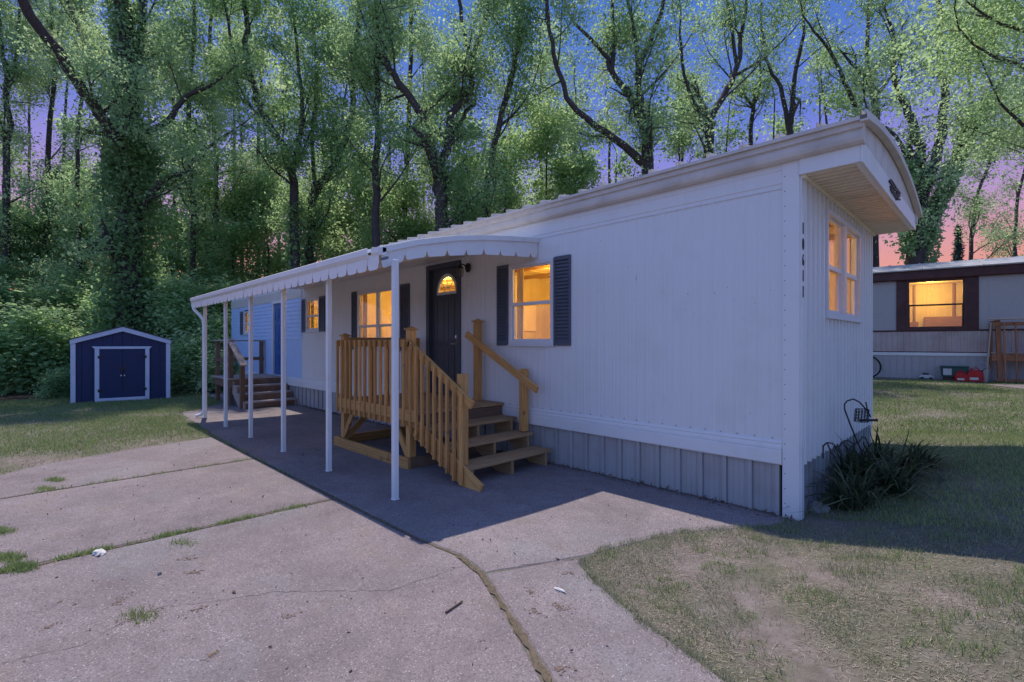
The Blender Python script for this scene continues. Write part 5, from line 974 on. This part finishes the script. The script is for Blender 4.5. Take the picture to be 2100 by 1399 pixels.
grass('lawn_grass', 'sunny short grass of the far right lawn before the grey home', 230000, (-4.5, 7.5), (4.0, 12.6), lambda X, Y, u: (u < np.clip(.7+.35*vnoise(X, Y, 2.5, 4), .12, 1)) & ((X-2.0)**2/1.0+(Y-11.6)**2/.2 > 1) , (.02, .05), .012, 'bladegreen', 33)
def straw():
    r = np.random.default_rng(88); n = 150000; X = r.uniform(-.9, 4, n); Y = r.uniform(-5, .2, n); k = inside_near(X, Y) & (r.uniform(size=n) < np.clip(.55+.4*vnoise(X, Y, 6, 11), .1, 1)); X, Y = X[k], Y[k]; P = np.stack([X, Y, gh(X, Y)+.003], 1); n = len(P)
    a = r.uniform(0, 6.283, n); L_ = r.uniform(.015, .05, n); d = np.stack([np.cos(a)*L_, np.sin(a)*L_, r.uniform(-.003, .008, n)], 1); sd_ = np.stack([-np.sin(a), np.cos(a), np.zeros(n)], 1)*.0016
    tag(link('dry_straw', fastmesh(np.stack([P-sd_, P+sd_, P+d], 1), 3), M['straw']), 'dead straw and thatch lying flat through the near lawn', 'dry grass', kind='stuff')
straw()
grass('grass_tufts', 'greener taller tufts among the dry near lawn', 120000, (-.9, 4.0), (-5.0, .3), lambda X, Y, u: inside_near(X, Y) & (vnoise(X, Y, 9, 8)+.6*vnoise(X, Y, 22, 9) > .75) & (u < .95), (.02, .06), .005, 'bladegreen', 36)
def edge_grass():
    r = np.random.default_rng(77); q = EDGE[1:]; seg = np.linalg.norm(q[1:]-q[:-1], axis=1); cs = np.concatenate([[0], np.cumsum(seg)]); n = 16000; s_ = r.uniform(0, cs[-1]*.75, n); X = np.interp(s_, cs, q[:, 0]); Y = np.interp(s_, cs, q[:, 1])
    k = r.uniform(size=n) < np.clip(.55+.6*np.sin(s_*17)*np.sin(s_*41+2), .08, 1); X, Y = X[k]+r.exponential(.05, k.sum())-.035, Y[k]+r.normal(0, .02, k.sum())
    tag(link('edge_grass', fastmesh(blades(np.stack([X, Y, gh(X, Y)-.004], 1), .012, .05, .0045, 78), 3), M['blade']), 'ragged grass fringe overhanging the curved edge of the walkway', 'grass', kind='stuff')
edge_grass()
def leftk(X, Y, u):
    ey = np.interp(X, [-16, -12.6, -11.6, -11.2, -9.4, -7.7, -7.0], [-.9, -1.2, -1.9, -2.36, -2.48, -2.54, -2.54]); ex = np.interp(Y, [-9, -5.6, -4.95, -4.55, -3.7, -2.55, -2], [-6.3, -6.45, -6.75, -7.12, -7.45, -7.66, -7.66])
    return (Y < ey+.04*np.sin(9*X)) & ((X < ex+.05*np.sin(11*Y)) ) & (u < np.clip(.8+.4*vnoise(X, Y, 2, 5)-.6*sst(-8.6, -7.4, X), .06, 1))
grass('lawn_grass', 'dappled green grass of the left lawn in front of the navy shed', 240000, (-17, -6.2), (-9, -.9), leftk, (.02, .055), .009, 'bladegreen', 34)
def joint(name, label, pts, n, h_, seed, gate, wd=.03):
    r = np.random.default_rng(seed); q = np.array(pts, float); seg = np.linalg.norm(q[1:]-q[:-1], axis=1); cs = np.concatenate([[0], np.cumsum(seg)]); s = r.uniform(0, cs[-1], n)
    X = np.interp(s, cs, q[:, 0]); Y = np.interp(s, cs, q[:, 1]); k = r.uniform(size=n) < gate(s/cs[-1]); X, Y = X[k]+r.normal(0, wd, k.sum()), Y[k]+r.normal(0, wd, k.sum())
    o = link(name, fastmesh(blades(np.stack([X, Y, np.full(len(X), -.004)], 1), *h_, .005, seed), 3), M['bladegreen']); return tag(o, label, 'grass', kind='stuff')
tuft = lambda s: np.clip(.5+.8*np.sin(s*31)+.5*np.sin(s*73+1), .04, 1)
joint('joint_grass', 'green grass tufts growing along the wide joint of the driveway', [(-3.40, -4.9), (-3.37, -4.2), (-3.35, -3.6), (-3.31, -2.6)], 6500, (.015, .05), 41, lambda s: tuft(s)*(1.1-.75*s), .018)
joint('joint_grass', 'sparse weeds along the far driveway joint', [(-5.60, -4.9), (-5.63, -2.6)], 1600, (.015, .05), 42, lambda s: tuft(s+.3)*.6, .02)
joint('joint_grass', 'weeds along the edge between carport slab and driveway', [(-9.4, -2.47), (-7.7, -2.53), (-5.6, -2.55), (-3.3, -2.53), (-1.9, -2.52)], 5200, (.01, .045), 43, lambda s: np.clip(1.0-1.25*s, .08, 1)*tuft(s*2), .018)
joint('joint_grass', 'dry weeds in the curving dirt joint beside the walkway', [(-1.5, -2.49), (-1.17, -2.55), (-.64, -2.79), (-.18, -3.01), (.5, -3.5)], 700, (.006, .02), 44, lambda s: np.full_like(s, .5), .014)
for k, (a, n_) in enumerate([((115, 985), 500), ((95, 1003), 300), ((20, 1145), 900), ((45, 1165), 900), ((380, 1115), 160), ((290, 1265), 260), ((5, 1090), 500)]):
    c = gnd(*a); joint('weed_tuft', 'small weed tufts sprouting on the driveway', [(c.x-.09, c.y-.05), (c.x+.09, c.y+.04)], n_, (.01, .05), 50+k, lambda s: np.ones_like(s), .03)
# dirt lying in the curved joint
ribbon('joint_dirt', [(-1.5, -2.485), (-1.17, -2.548), (-.64, -2.782), (-.18, -3.01), (.52, -3.53), (1.22, -4.18)], .042, M['soil'], s5, .002, 60, .006)
ribbon('joint_dirt', [(-3.40, -5.2), (-3.37, -4.2), (-3.35, -3.6), (-3.315, -2.56)], .035, M['soil'], s2, -.002, 61, .006)
ribbon('joint_dirt', [(-5.58, -5.2), (-5.61, -4.2), (-5.633, -2.57)], .022, M['soil'], s3, -.002, 62, .006)
ribbon('joint_dirt', [(-9.4, -2.47), (-7.7, -2.525), (-5.6, -2.55), (-3.3, -2.535), (-1.9, -2.52), (-1.5, -2.485)], .022, M['soil'], s4, -.002, 63, .006)
